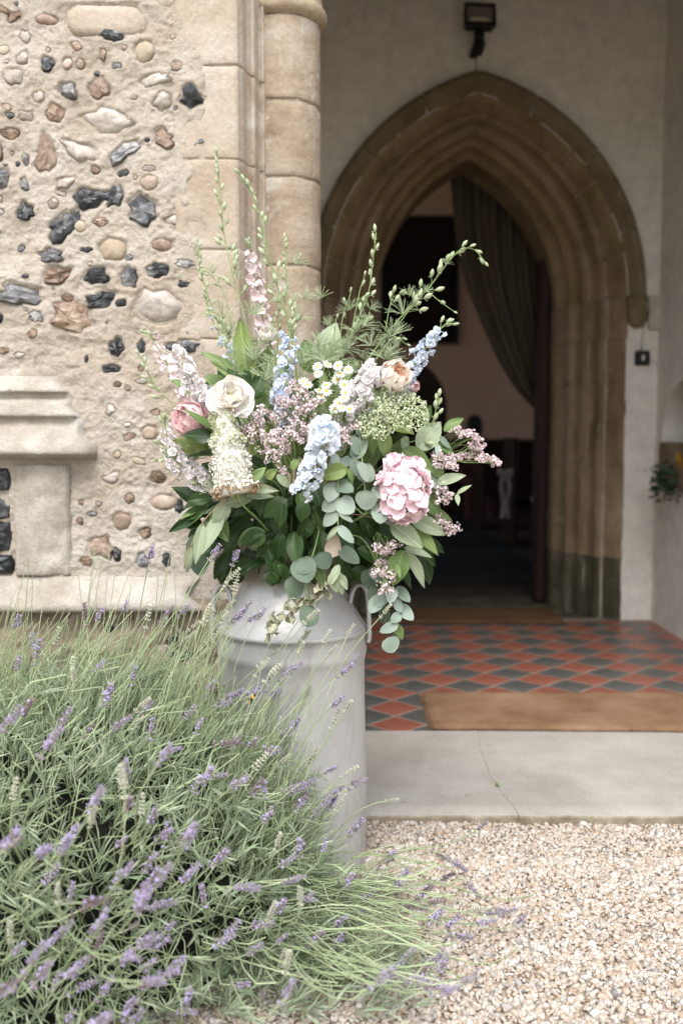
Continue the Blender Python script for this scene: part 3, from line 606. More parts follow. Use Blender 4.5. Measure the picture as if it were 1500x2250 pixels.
for (xa, za), (xb, zb_) in zip(ea[:-1], ea[1:]):
    for y, fl_ in ((2.72, 0), (3.30, 1)): mb.add([(xa, y, za), (xb, y, zb_), (xb, y, 3.6), (xa, y, 3.6)], [(0, 1, 2, 3) if not fl_ else (3, 2, 1, 0)])
    mb.add([(xa, 2.72, za), (xb, 2.72, zb_), (xb, 3.30, zb_), (xa, 3.30, za)], [(0, 3, 2, 1)])
box(mb, ea[-1][0], 3.4, 2.66, 3.30, -.05, 3.6); box(mb, XC - .14, ea[0][0], 2.78, 3.30, z0 + .237, 3.6)
put('entrance_arch', mb.mesh('entrance_arch', M_ash, False), fw)
# ------------------------------------------------------------------ inner wall of the porch with the pointed doorway
YI = YD + 0.40; YB = YD + 0.72
CX = at(1050, 160, YD).x; ZS = at(1370, 655, YD).z
AH = at(1416, 620, YD).x - CX; HH = at(1050, 158, YD).z - ZS            # hood, outside
AO = AH - 0.085; HO = HH - 0.10
CI = at(1026, 350, YI).x; AI = at(1217, 750, YI).x - CI; HI = at(1026, 352, YI).z - ZS
dw = thing('doorway_wall', 'cream limewashed wall with the pointed church doorway at the back of the porch', 'wall', (CX, YD, ZF))
def nub(mesh_mb): return mesh_mb
mb = MB(); arch_plate(mb, XL - .02, XR + .02, -.05, 3.62, arch_pts(CX, AO - .004, ZS, HO - .004), YD, YB)
put('plaster_face', mb.mesh('plaster_face', M_plaster, False), dw)
sd_ = thing('stone_doorway', 'moulded brown stone arch and jambs of the pointed church doorway', 'doorway', (CX, YD, ZF))
PR = [(0, 0), (.10, .0), (.125, .045), (.20, .085), (.235, .17), (.27, .215), (.31, .20), (.345, .145), (.39, .14), (.425, .20), (.44, .30), (.49, .40), (.54, .43), (.575, .40), (.615, .395), (.65, .44), (.665, .53), (.71, .61), (.76, .635), (.80, .62), (.83, .66), (.85, .76), (.90, .86), (.96, .90), (1.0, .93), (1.0, 1.0), (.99, 1.35), (.99, 1.8)]
def pa(u, a, h, cx):
    c = (h * h - a * a) / (2 * a); r = a + c; e = math.asin(min(1, h / r)); s = 1 if u <= .5 else -1
    t = e * (u * 2 if u <= .5 else (1 - u) * 2); return cx - s * (r * math.cos(t) - c), ZS + r * math.sin(t)
def dprof(off=0.0):
    out = []
    for s, y in PR:
        out.append((AO + (AI - AO) * s + off, HO + (HI - HO) * s + off, CX + (CI - CX) * s, YD + .40 * y + off * .8))
    return out
def arch_block(name, prof, u0, u1, n, mat, parent, seed=0, cap=True):
    us = np.linspace(u0, u1, n); rows = []
    for j, u in enumerate(us):
        rows.append([(*pa(u, a, h, cx), y) for a, h, cx, y in prof])
    def back(row): return [(x + (0.03 if x > CX else -0.03), z + .02, y + .03) for x, z, y in row] if cap else [(x, z, y + .0005) for x, z, y in row]
    rows = [back(rows[0]), rows[0]] + rows + [rows[-1], back(rows[-1])]
    rr = random.Random(seed); ox, oy = rr.uniform(-.001, .001), rr.uniform(-.0012, .0012)
    V = [(x + ox + .002 * float(vn(x * 30, z * 30)), y + oy + .003 * float(vn(x * 22, z * 22, 4)), z) for r in rows for x, z, y in r]
    return put(name, np_mesh(name, V, np.delete(grid_faces(len(rows), len(prof)), np.r_[(len(prof) - 1):2 * (len(prof) - 1), (len(rows) - 3) * (len(prof) - 1):(len(rows) - 2) * (len(prof) - 1)], 0), mat), parent)
DP = dprof(); DJ = dprof(.0042); DK = dprof(.016); rr = random.Random(4)
cuts = [0, .075, .155, .225, .305, .38, .462, .538, .63, .70, .775, .845, .92, 1.0]
for i in range(len(cuts) - 1):
    g = .0009; arch_block('arch_stone', DP, cuts[i] + g, cuts[i + 1] - g, max(4, int((cuts[i + 1] - cuts[i]) * 90)), M_door_stone, sd_, i)
arch_block('arch_joint', DJ, 0, 1, 60, M_joint, sd_)
def jamb_block(name, prof, z0, z1, side, mat, seed):
    n = max(3, int((z1 - z0) / .05)); zs = np.linspace(z0, z1, n); rows = []
    r_ = random.Random(seed); ox, oy = r_.uniform(-.002, .002), r_.uniform(-.003, .003); ero = .007
    V = []
    for j in range(-2, n + 2):
        z = zs[min(max(j, 0), n - 1)]; e = .03 if j in (-2, n + 1) else 0
        for a, h, cx, y in prof:
            x = cx + side * (a + e); V.append((x + ox + .005 * float(vn(z * 9, a * 40, seed)) , y + oy + e + ero * float(vn(z * 14, a * 30, seed + 3)), z))
    k_ = len(prof) - 1; F = np.delete(grid_faces(n + 4, len(prof)), np.r_[k_:2 * k_, (n + 1) * k_:(n + 2) * k_], 0); put(name, np_mesh(name, V, F if side > 0 else F[:, ::-1], mat), sd_)
for side in (-1, 1):
    zz = [ZF - .02, .16, .36, .62, .86, 1.08, 1.30, 1.52, ZS]
    for i in range(len(zz) - 1):
        z0_, z1_ = zz[i] + .001, zz[i + 1] - .001
        jamb_block('jamb_stone', DP, z0_, z1_, side, M_algae_shade if i < 2 else M_door_pale, i * 3 + side + 40)
    V = [(cx + side * a, y, z) for z in (ZF - .02, ZS) for a, h, cx, y in DK]; F = grid_faces(2, len(DK)); put('jamb_joint', np_mesh('jamb_joint', V, F if side > 0 else F[:, ::-1], M_joint), sd_)
# hood mould with a carved stop at its foot
HP = []
for t, y in ((0.0, .0), (0.0, -.03), (.12, -.055), (.35, -.062), (.55, -.05), (.72, -.026), (.86, -.012), (1.0, -.003), (1.0, .02)):
    HP.append((AH - (AH - AO) * t, HH - (HH - HO) * t, CX, YD + y))
M_hood = stone('hood_stone', (0.131, 0.108, 0.062), (0.227, 0.182, 0.113), None, 7.0, 60.0, 0.95, 0.004)
for i, (a_, b_) in enumerate(((0, .13), (.13, .27), (.27, .40), (.40, .605), (.605, .74), (.74, .88), (.88, 1.0))):
    arch_block('hood_stone', HP, a_ + .0015, b_ - .0015, max(4, int((b_ - a_) * 80)), M_hood, sd_, i + 70, False)
for side in (-1, 1):
    xc = CX + side * (AH - .045); mb = MB(); V = []; n = 16; prof = [(.052, .01), (.056, -.02), (.048, -.035), (.050, -.06), (.056, -.085), (.050, -.115), (.036, -.14), (.014, -.155)]
    for r, z in prof:
        for k in range(n):
            a = 2 * math.pi * k / n; rr_ = r * (1 + .07 * math.sin(3 * a + z * 40)); V.append((xc + rr_ * math.cos(a), YD - .02 + rr_ * .9 * math.sin(a), ZS + z))
    mb.add(V, [(j * n + k, j * n + (k + 1) % n, (j + 1) * n + (k + 1) % n, (j + 1) * n + k) for j in range(len(prof) - 1) for k in range(n)] + [tuple(range(n))])
    put('label_stop', mb.mesh('label_stop', M_hood), sd_)
# side walls and ceiling of the porch
pw = thing('porch_side_wall', 'limewashed right-hand side wall of the porch with a low arched niche', 'wall', (XR, 4.2, ZF))
NC, NA, NZ0, NZS, NH = 4.69, 0.345, at(1480, 1072, 4.85).z, 1.04, 0.25
arch = [(NC - NA * math.cos(t), NZS + NH * math.sin(t)) for t in np.linspace(0, math.pi, 25)]
mb = MB(); arch_plate(mb, 3.30, YD + .02, NZ0, 3.62, arch, 0, .32); box(mb, 3.30, YD + .02, 0, .32, -.05, NZ0 - .0005)
mb.v = [(XR + d, u, z) for u, d, z in mb.v]; mb.f = [q[::-1] for q in mb.f]
put('plaster_face', mb.mesh('side_plaster', M_plaster, False), pw)
mb = MB(); box(mb, XR + .26, XR + .45, NC - NA - .1, NC + NA + .1, NZ0 - .1, NZS + NH + .15); put('niche_back', mb.mesh('niche_back', M_plaster, False), pw)
mb = MB(); box(mb, XR - .02, XR + .25, NC - NA + .006, NC + NA - .006, NZ0 + .004, at(1480, 972, 4.85).z, bev=.008); put('niche_stone', mb.mesh('niche_stone', M_door_pale, False), pw)
lw = thing('porch_west_wall', 'limewashed left-hand porch wall hidden behind the shaft', 'wall', (XL, 4.2, ZF))
mb = MB(); box(mb, XL - .45, XL, 3.302, YD, -.05, 3.6); put('plaster_face', mb.mesh('west_plaster', M_plaster, False), lw)
mb = MB(); box(mb, -3.2, 3.4, YW + .05, YD + .02, 3.605, 3.75); put('ceiling_plaster', mb.mesh('porch_ceiling', stone('ceiling_timber', (.10, .065, .04), (.17, .115, .07), None, 3, 40), False), pw)
# posy in the niche
M_posy = leafm('posy_leaf', (0.025, 0.05, 0.03), (0.05, 0.09, 0.045)); M_yel = plain('yellow_petal', (0.62, 0.36, 0.02))
pz = thing('niche_posy', 'dark green posy with a yellow flower hanging over the niche stone', 'posy', (XR - .03, 4.85, .86))
mb = MB()
for k in range(150):
    c = Vector((XR - .055 + rnd(-.035, .03), 4.78 + random.gauss(0, .09), .80 + random.gauss(0, .045))); d = Vector((rnd(-1, .2), rnd(-1, 1), rnd(-1, .7))).normalized(); s_ = d.orthogonal().normalized() * .010; L = rnd(.025, .06)
    mb.add([c, c + d * L * .5 + s_, c + d * L, c + d * L * .5 - s_], [(0, 1, 2, 3)])
put('leaves', mb.mesh('posy', M_posy), pz); mb = MB()
for c in (at(1493, 1008, 4.70), at(1499, 1020, 4.68)):
    for k in range(12):
        a = k / 12 * 6.283; d = Vector((-.3, math.cos(a), math.sin(a))).normalized(); s_ = d.orthogonal().normalized() * .008; mb.add([c, c + d * .018 + s_, c + d * .036, c + d * .018 - s_], [(0, 1, 2, 3)])
put('yellow_flower', mb.mesh('posy_flower', M_yel), pz)
# floodlight, cables, switch
M_black = plain('black_plastic', (0.012, 0.012, 0.011), 0.45); M_white = plain('white_plastic', (0.62, 0.60, 0.56), 0.5)
c = at(1053, 36, YD - .16); fl_ = thing('floodlight', 'small black floodlight on a bracket above the point of the arch', 'floodlight', c)
Rm = Matrix.Rotation(R(-14), 4, 'X') @ Matrix.Rotation(R(4), 4, 'Z')
def fput(n_, mb, mat, sm=False): put(n_, mb.mesh(n_, mat, sm), fl_, Matrix.Translation(c) @ Rm)
w2, h2 = .078, .062
mb = MB(); box(mb, -w2, w2, -.02, .0, h2 - .012, h2, bev=.002); box(mb, -w2, w2, -.02, .0, -h2, -h2 + .022, bev=.002); box(mb, -w2, -w2 + .012, -.0195, .0, -h2 + .02, h2 - .01); box(mb, w2 - .012, w2, -.0195, .0, -h2 + .02, h2 - .01); box(mb, -w2 + .004, w2 - .004, .0005, .045, -h2 + .004, h2 - .004, bev=.01); fput('housing', mb, M_black)
mb = MB(); a_, b_ = w2 - .012, h2 - .012
mb.add([(-a_, -.004, -b_ + .012), (a_, -.004, -b_ + .012), (a_ * .55, -.001, -b_ * .1), (-a_ * .55, -.001, -b_ * .1)], [(0, 1, 2, 3)]); fput('lower_reflector', mb, plain('reflector_glint', (0.72, 0.68, 0.52), 0.35))  # pale facet: light caught by the reflector is put into its colour
mb = MB(); mb.add([(-a_, -.003, -b_ + .013), (-a_ * .56, -.0005, -b_ * .1), (a_ * .56, -.0005, -b_ * .1), (a_, -.003, -b_ + .013), (a_, -.003, b_), (-a_, -.003, b_)], [(0, 1, 5), (1, 2, 4, 5), (2, 3, 4)]); fput('reflector', mb, plain('dull_reflector', (0.26, 0.24, 0.22), 0.4, 0.3))
mb = MB(); box(mb, -.026, .022, -.005, .035, -h2 - .055, -h2 - .0005, bev=.004); tube(mb, [(.02, .02, -h2 - .05), (.022, .03, -h2 - .075), (.02, .10, -h2 - .078)], .009, 8); box(mb, -.02, .02, .03, .17, -h2 - .05, -h2 - .03); fput('bracket', mb, M_black)
cb = thing('light_cable', 'thin grey cable running from the floodlight down to the arch', 'cable', at(1046, 100, YD - .005))
mb = MB(); tube(mb, [at(1049, 84, YD - .02), at(1046, 100, YD - .005), at(1045, 130, YD - .004), at(1046, 157, YD - .006)], .004, 6); put('cable', mb.mesh('cable', plain('painted_cable', (.42, .38, .31))), cb)
c = at(1408, 787, YD); sw = thing('light_switch', 'dark square light switch with a pale rocker beside the doorway', 'switch', c)
mb = MB(); box(mb, c.x - .038, c.x + .038, YD - .028, YD - .0005, c.z - .038, c.z + .038, bev=.006); put('switch_box', mb.mesh('switch_box', M_black, False), sw)
mb = MB(); box(mb, c.x - .007, c.x + .007, YD - .036, YD - .0285, c.z - .014, c.z + .014, bev=.002); put('rocker', mb.mesh('rocker', M_white, False), sw)
ct = thing('switch_cable', 'painted cable running down the wall from the carved stop to the switch', 'cable', at(1411, 690, YD))
mb = MB(); tube(mb, [at(1413, 690, YD - .004), at(1411, 730, YD - .004), at(1408, 770, YD - .004)], .005, 6); tube(mb, [at(1424, 790, YD - .004), at(1440, 796, YD - .004), at(1447, 830, YD - .004), at(1449, 980, YD - .004)], .004, 6); put('cable', mb.mesh('cable_b', plain('lime_cable', (.50, .46, .39))), ct)
c = at(1436, 688, YD); jb = thing('junction_box', 'painted rectangular junction box in the corner right of the arch', 'junction box', c)
mb = MB(); box(mb, c.x - .035, c.x + .035, YD - .03, YD - .0005, c.z - .085, c.z + .085, bev=.004); put('box_cover', mb.mesh('junction_box', plain('limed_box', (.46, .42, .35)), False), jb)

# ------------------------------------------------------------------ inside the church
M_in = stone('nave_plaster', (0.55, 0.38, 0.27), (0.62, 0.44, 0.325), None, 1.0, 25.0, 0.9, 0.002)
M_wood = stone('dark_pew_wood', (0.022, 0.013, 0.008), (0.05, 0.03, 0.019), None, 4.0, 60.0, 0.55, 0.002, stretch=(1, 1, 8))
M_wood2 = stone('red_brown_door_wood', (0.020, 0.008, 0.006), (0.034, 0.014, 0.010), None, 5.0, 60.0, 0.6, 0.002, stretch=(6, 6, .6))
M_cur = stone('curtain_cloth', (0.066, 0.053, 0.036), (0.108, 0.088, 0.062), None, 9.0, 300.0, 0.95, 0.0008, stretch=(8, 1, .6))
YN = 13.0
put('threshold_stone', (lambda m: m.mesh('threshold_stone', M_algae_shade))(MB().add([(XL, YD + .05, ZF - .0034), (XR, YD + .05, ZF - .0034), (XR, YB + .05, ZF - .0034), (XL, YB + .05, ZF - .0034)], [(0, 1, 2, 3)])), sd_)  # dark stone stands in for the shade at the threshold
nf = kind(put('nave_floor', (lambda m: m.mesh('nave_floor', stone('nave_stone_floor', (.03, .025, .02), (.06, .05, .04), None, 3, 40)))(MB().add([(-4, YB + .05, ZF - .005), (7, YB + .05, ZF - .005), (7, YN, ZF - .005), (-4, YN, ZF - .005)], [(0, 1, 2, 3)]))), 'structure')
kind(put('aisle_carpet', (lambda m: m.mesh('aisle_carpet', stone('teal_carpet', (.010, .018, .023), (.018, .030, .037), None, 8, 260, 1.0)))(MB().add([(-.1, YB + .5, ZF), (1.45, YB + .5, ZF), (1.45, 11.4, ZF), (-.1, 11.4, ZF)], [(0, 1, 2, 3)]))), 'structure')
nv = thing('nave_wall', 'dim brown nave wall seen through the doorway with a dark panelled foot', 'wall', (1, YN, ZF))
mb = MB(); box(mb, -4.2, 7.2, YN, YN + .3, -.05, 5.2); put('wall_face', mb.mesh('nave_far', M_in, False), nv)
mb = MB(); x_ = -1.5
while x_ < 5.5:
    mb2 = MB(); box(mb2, x_ + .004, x_ + .316, YN - .05, YN - .001, 0.0, .93, bev=.008); put('panel', mb2.mesh('panel', M_wood, False), nv); x_ += .32
ax = at(915, 800, YN).x; mb = MB(); al = arch_pts(ax, .40, 1.35, .62, 10)
mb.add([(x, YN - .004, z) for x, z in al] + [(ax + .40, YN - .004, .94), (ax - .40, YN - .004, .94)], [tuple(range(len(al) + 2))]); put('dark_arch', mb.mesh('dark_arch', stone('recess_shade', (.03, .02, .015), (.06, .04, .03)), False), nv)  # flat sheet, the darkness of an arched opening painted on
ns = thing('nave_end_wall', 'plain nave end walls and roof with tall windows enlarged for light, out of sight beside the doorway', 'wall', (0, 9, 0))
for X0, X1 in ((-4.3, -4.0), (7.0, 7.3)):
    mb = MB(); ya = YB - .3
    cuts_ = [(ya, 7.0, 0, 5.2), (8.4, 8.8, 0, 5.2), (8.8, 10.0, 0, 1.1), (8.8, 10.0, 5.0, 5.2), (11.4, YN, 0, 5.2), (7.0, 8.4, 0, 1.1), (7.0, 8.4, 5.0, 5.2), (10.0, 11.4, 0, 1.1), (10.0, 11.4, 5.0, 5.2)]  # unseen window openings, enlarged to brighten the nave
    for a, b_, c_, d_ in cuts_: box(mb, X0, X1, a, b_, c_, d_)
    put('end_wall', mb.mesh('end_wall', M_in, False), ns)
mb = MB(); box(mb, -4.3, 7.3, YB - .3, YN + .3, 5.2, 5.4); put('roof', mb.mesh('nave_roof', M_wood, False), ns)
mb = MB(); box(mb, -4.3, XL - .02, YB - .3, YB, -.05, 5.2); box(mb, XR + .02, 7.3, YB - .3, YB, -.05, 5.2); box(mb, XL - .02, XR + .02, YB - .3, YB, 3.62, 5.2); put('south_wall', mb.mesh('south_wall', M_in, False), ns)
c = at(922, 615, YN - .06); pc = thing('framed_board', 'large dark framed board hanging on the nave wall behind the flowers', 'picture', c)
hw, hh = (1006 - 838) / 2 / FPX * YN, (752 - 482) / 2 / FPX * YN
mb = MB(); t_ = .06
for q in ((-hw, hw, hh - t_, hh), (-hw, hw, -hh, -hh + t_), (-hw, -hw + t_, -hh + t_, hh - t_), (hw - t_, hw, -hh + t_, hh - t_)): box(mb, c.x + q[0], c.x + q[1], YN - .07, YN - .001, c.z + q[2], c.z + q[3])
put('frame', mb.mesh('frame', plain('black_frame', (.008, .007, .006), .5), False), pc)
mb = MB(); box(mb, c.x - hw + t_, c.x + hw - t_, YN - .04, YN - .002, c.z - hh + t_, c.z + hh - t_); put('board', mb.mesh('board', stone('board_paint', (.010, .006, .004), (.028, .013, .008), None, 5, 30), False), pc)
# open door leaf
dx = CI + AI - .035; dl = thing('church_door', 'dark red-brown plank door standing open inside the doorway', 'door', (dx, YI, ZF))
for k in range(6):
    mb = MB(); ya = YI + .10 + k * .15; o_ = dx / YI * (k * .15 + .02); box(mb, dx - .03 + o_, dx + .022 + o_, ya, ya + .146, ZF + .01, ZS + .28, bev=.006); put('plank', mb.mesh('plank', M_wood2, False), dl)
# curtain on a rod, drawn to the right and tied
LC = [(980, 345), (986, 400), (993, 480), (1004, 560), (1026, 640), (1058, 715), (1092, 790), (1128, 850), (1162, 888), (1183, 905)]
YC2 = YB + .07; cu = thing('door_curtain', 'heavy grey-green curtain drawn aside and tied at the right of the doorway', 'curtain', at(1190, 905, YC2))
V = []; nu, nv_ = 90, 60; xr_ = at(1232, 600, YC2).x; lz = [at(750, y, YC2).z for x, y in LC]; lx = [at(x, 947, YC2).x for x, y in LC]
for i in range(nu):
    for j in range(nv_):
        t = j / (nv_ - 1); z = lz[0] + .12 + (lz[-1] - lz[0] - .12) * t; xl_ = float(np.interp(-z, [-q for q in lz], lx)); u = i / (nu - 1); x = xl_ + (xr_ - xl_) * u
        am = .035 * (1 - .55 * t); V.append((x, YC2 + am * math.sin(u * 44 + 1.5 * math.sin(t * 3) + .6 * math.sin(u * 9)) + .02 * math.sin(u * 13 + t * 2) + .05 * u, z + .012 * math.sin(u * 30)))
put('curtain_cloth', np_mesh('curtain_cloth', V, grid_faces(nu, nv_), M_cur), cu)
V = []; xt = at(1184, 905, YC2).x
for i in range(40):
    for j in range(30):
        t = j / 29; z = lz[-1] + .01 - (lz[-1] - ZF - .1) * t; u = i / 39; x = xt + (xr_ - xt) * u - .02 * math.sin(t * 2) * (1 - u); V.append((x, YC2 + .045 + .025 * math.sin(u * 30 + t), z))
put('curtain_tail', np_mesh('curtain_tail', V, grid_faces(40, 30), M_cur), cu)
mb = MB(); c = at(1187, 908, YC2 - .06); tube(mb, [c + Vector((.04 * math.cos(a), .02 * math.sin(a), .045 * math.sin(a + .7))) for a in np.linspace(0, 6.283, 17)], .007, 6); put('tie', mb.mesh('tie', plain('brass', (.40, .27, .12), .4, .6)), cu)
rd = thing('curtain_rod', 'iron curtain rod across the head of the inner doorway', 'rod', (CI, YC2, lz[0] + .12)); mb = MB(); tube(mb, [(CI - .75, YC2, lz[0] + .13), (CI + .75, YC2, lz[0] + .13)], .012, 8); put('rod', mb.mesh('rod', M_black), rd)
# pews, their white bows and a person sitting in one
def pew(x0, x1, y, label):
    t = thing('pew', label, 'pew', ((x0 + x1) / 2, y, ZF))
    for n_, q in (('backrest', (x0 + .05, x1 - .05, y + .36, y + .40, .34, .90)), ('seat', (x0 + .05, x1 - .05, y - .06, y + .355, .42, .46)), ('pew_end', (x0, x0 + .045, y - .1, y + .45, .03, .98)), ('pew_end', (x1 - .045, x1, y - .1, y + .45, .03, .98)), ('top_rail', (x0 + .05, x1 - .05, y + .345, y + .415, .9005, .94))):
        mb = MB(); box(mb, *q, bev=.008); put(n_, mb.mesh(n_, M_wood, False), t)
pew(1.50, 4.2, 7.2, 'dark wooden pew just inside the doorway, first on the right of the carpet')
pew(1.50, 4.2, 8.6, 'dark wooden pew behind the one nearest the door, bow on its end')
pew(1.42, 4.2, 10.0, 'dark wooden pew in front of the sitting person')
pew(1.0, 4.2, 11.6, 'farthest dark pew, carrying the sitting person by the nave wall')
M_rib = plain('white_ribbon', (0.62, 0.58, 0.55), .8)
def bow(px, py0, py1, Y, wd_, label):
    a, b_ = at(px, py0, Y), at(px, py1, Y); t = thing('pew_bow', label, 'bow', a, 'white ribbon bows on the pews'); mb = MB()
    for s_ in (-1, 1):
        L = [a + Vector((s_ * wd_ * .2, -.01, 0)), a.lerp(b_, .3) + Vector((s_ * wd_ * .7, -.03, 0)), a.lerp(b_, .65) + Vector((s_ * wd_ * .3, -.015, 0)), b_ + Vector((s_ * wd_ * .5, -.02, 0))]; P_ = spline(L, 4)
        V = []
        for p in P_: V += [p + Vector((-wd_ * .35, 0, 0)), p + Vector((0, -.012, 0)), p + Vector((wd_ * .35, .004, 0))]
        mb.add(V, [tuple(q) for q in grid_faces(len(P_), 3)])
    put('ribbon', mb.mesh('ribbon', M_rib), t); mb = MB()
    for s_ in (-1, 1):
        P_ = [a + Vector((s_ * wd_ * 1.3 * math.sin(x_), -.02 - .02 * math.sin(2 * x_), wd_ * .9 * math.sin(2 * x_) * .5 + .01)) for x_ in np.linspace(0, math.pi, 10)]; V = []
        for p in P_: V += [p + Vector((0, -.02, -wd_ * .25)), p + Vector((0, 0, wd_ * .25))]
        mb.add(V, [tuple(q) for q in grid_faces(10, 2)])
    put('loop', mb.mesh('loop', M_rib), t)
bow(1108, 1040, 1138, 8.45, .05, 'longest white ribbon bow hanging from a pew end inside the church')
bow(1167, 1058, 1088, 9.85, .03, 'small white bow on the pew in front of the sitting person')
bow(1176, 1100, 1140, 7.05, .028, 'small white bow low on the pew nearest the door')
def person():
    c = at(1041, 935, 11.55); zc = c.z
    t = thing('person', 'person with dark hair in dark red clothing sitting in a far pew', 'person', (c.x, 11.5, ZF))
    me = bpy.data.meshes.new('body'); S0 = zc - .66
    J = {'pel': (0, .02, S0 + .02, .14), 'sp': (0, .03, S0 + .20, .125), 'ch': (0, .02, S0 + .38, .15), 'nk': (0, .0, S0 + .52, .06), 'hd': (0, -.01, S0 + .62, .085), 'ht': (0, -.01, S0 + .70, .08)}
    for s_, n_ in ((-1, 'l'), (1, 'r')):
        J.update({n_ + 'sh': (s_ * .17, .02, S0 + .43, .065), n_ + 'el': (s_ * .23, -.02, S0 + .17, .048), n_ + 'wr': (s_ * .12, -.24, S0 + .12, .033), n_ + 'hp': (s_ * .10, -.02, S0, .10), n_ + 'kn': (s_ * .12, -.44, S0 + .02, .07), n_ + 'an': (s_ * .12, -.46, S0 - .36, .045), n_ + 'to': (s_ * .13, -.60, S0 - .40, .04)})
    keys = list(J); E = [('pel', 'sp'), ('sp', 'ch'), ('ch', 'nk'), ('nk', 'hd'), ('hd', 'ht')] + [(n_ + a, n_ + b_) for n_ in 'lr' for a, b_ in (('sh', 'el'), ('el', 'wr'), ('hp', 'kn'), ('kn', 'an'), ('an', 'to'))] + [('ch', n_ + 'sh') for n_ in 'lr'] + [('pel', n_ + 'hp') for n_ in 'lr']
    me.from_pydata([(c.x + J[k][0], 11.5 + J[k][1], J[k][2]) for k in keys], [(keys.index(a), keys.index(b_)) for a, b_ in E], [])
    me.materials.append(plain('dark_red_clothing', (.10, .035, .03), .9)); o = put('body', me, t)
    md = o.modifiers.new('skin', 'SKIN')
    for i, k in enumerate(keys): me.skin_vertices[0].data[i].radius = (J[k][3],) * 2; me.skin_vertices[0].data[i].use_root = (k == 'pel')
    o.modifiers.new('sub', 'SUBSURF').render_levels = 2
    mb = MB(); lathe(mb, [(0.001, .125), (.05, .115), (.085, .075), (.098, .02), (.098, -.04), (.085, -.09), (.06, -.13), (.03, -.14)], 18, (0, 0), wob=lambda a, z: .004 * math.sin(7 * a))
    put('hair', mb.mesh('hair', plain('dark_hair', (.010, .008, .007), .6)), t, Matrix.Translation((c.x, 11.5 + .005, zc)))
person()
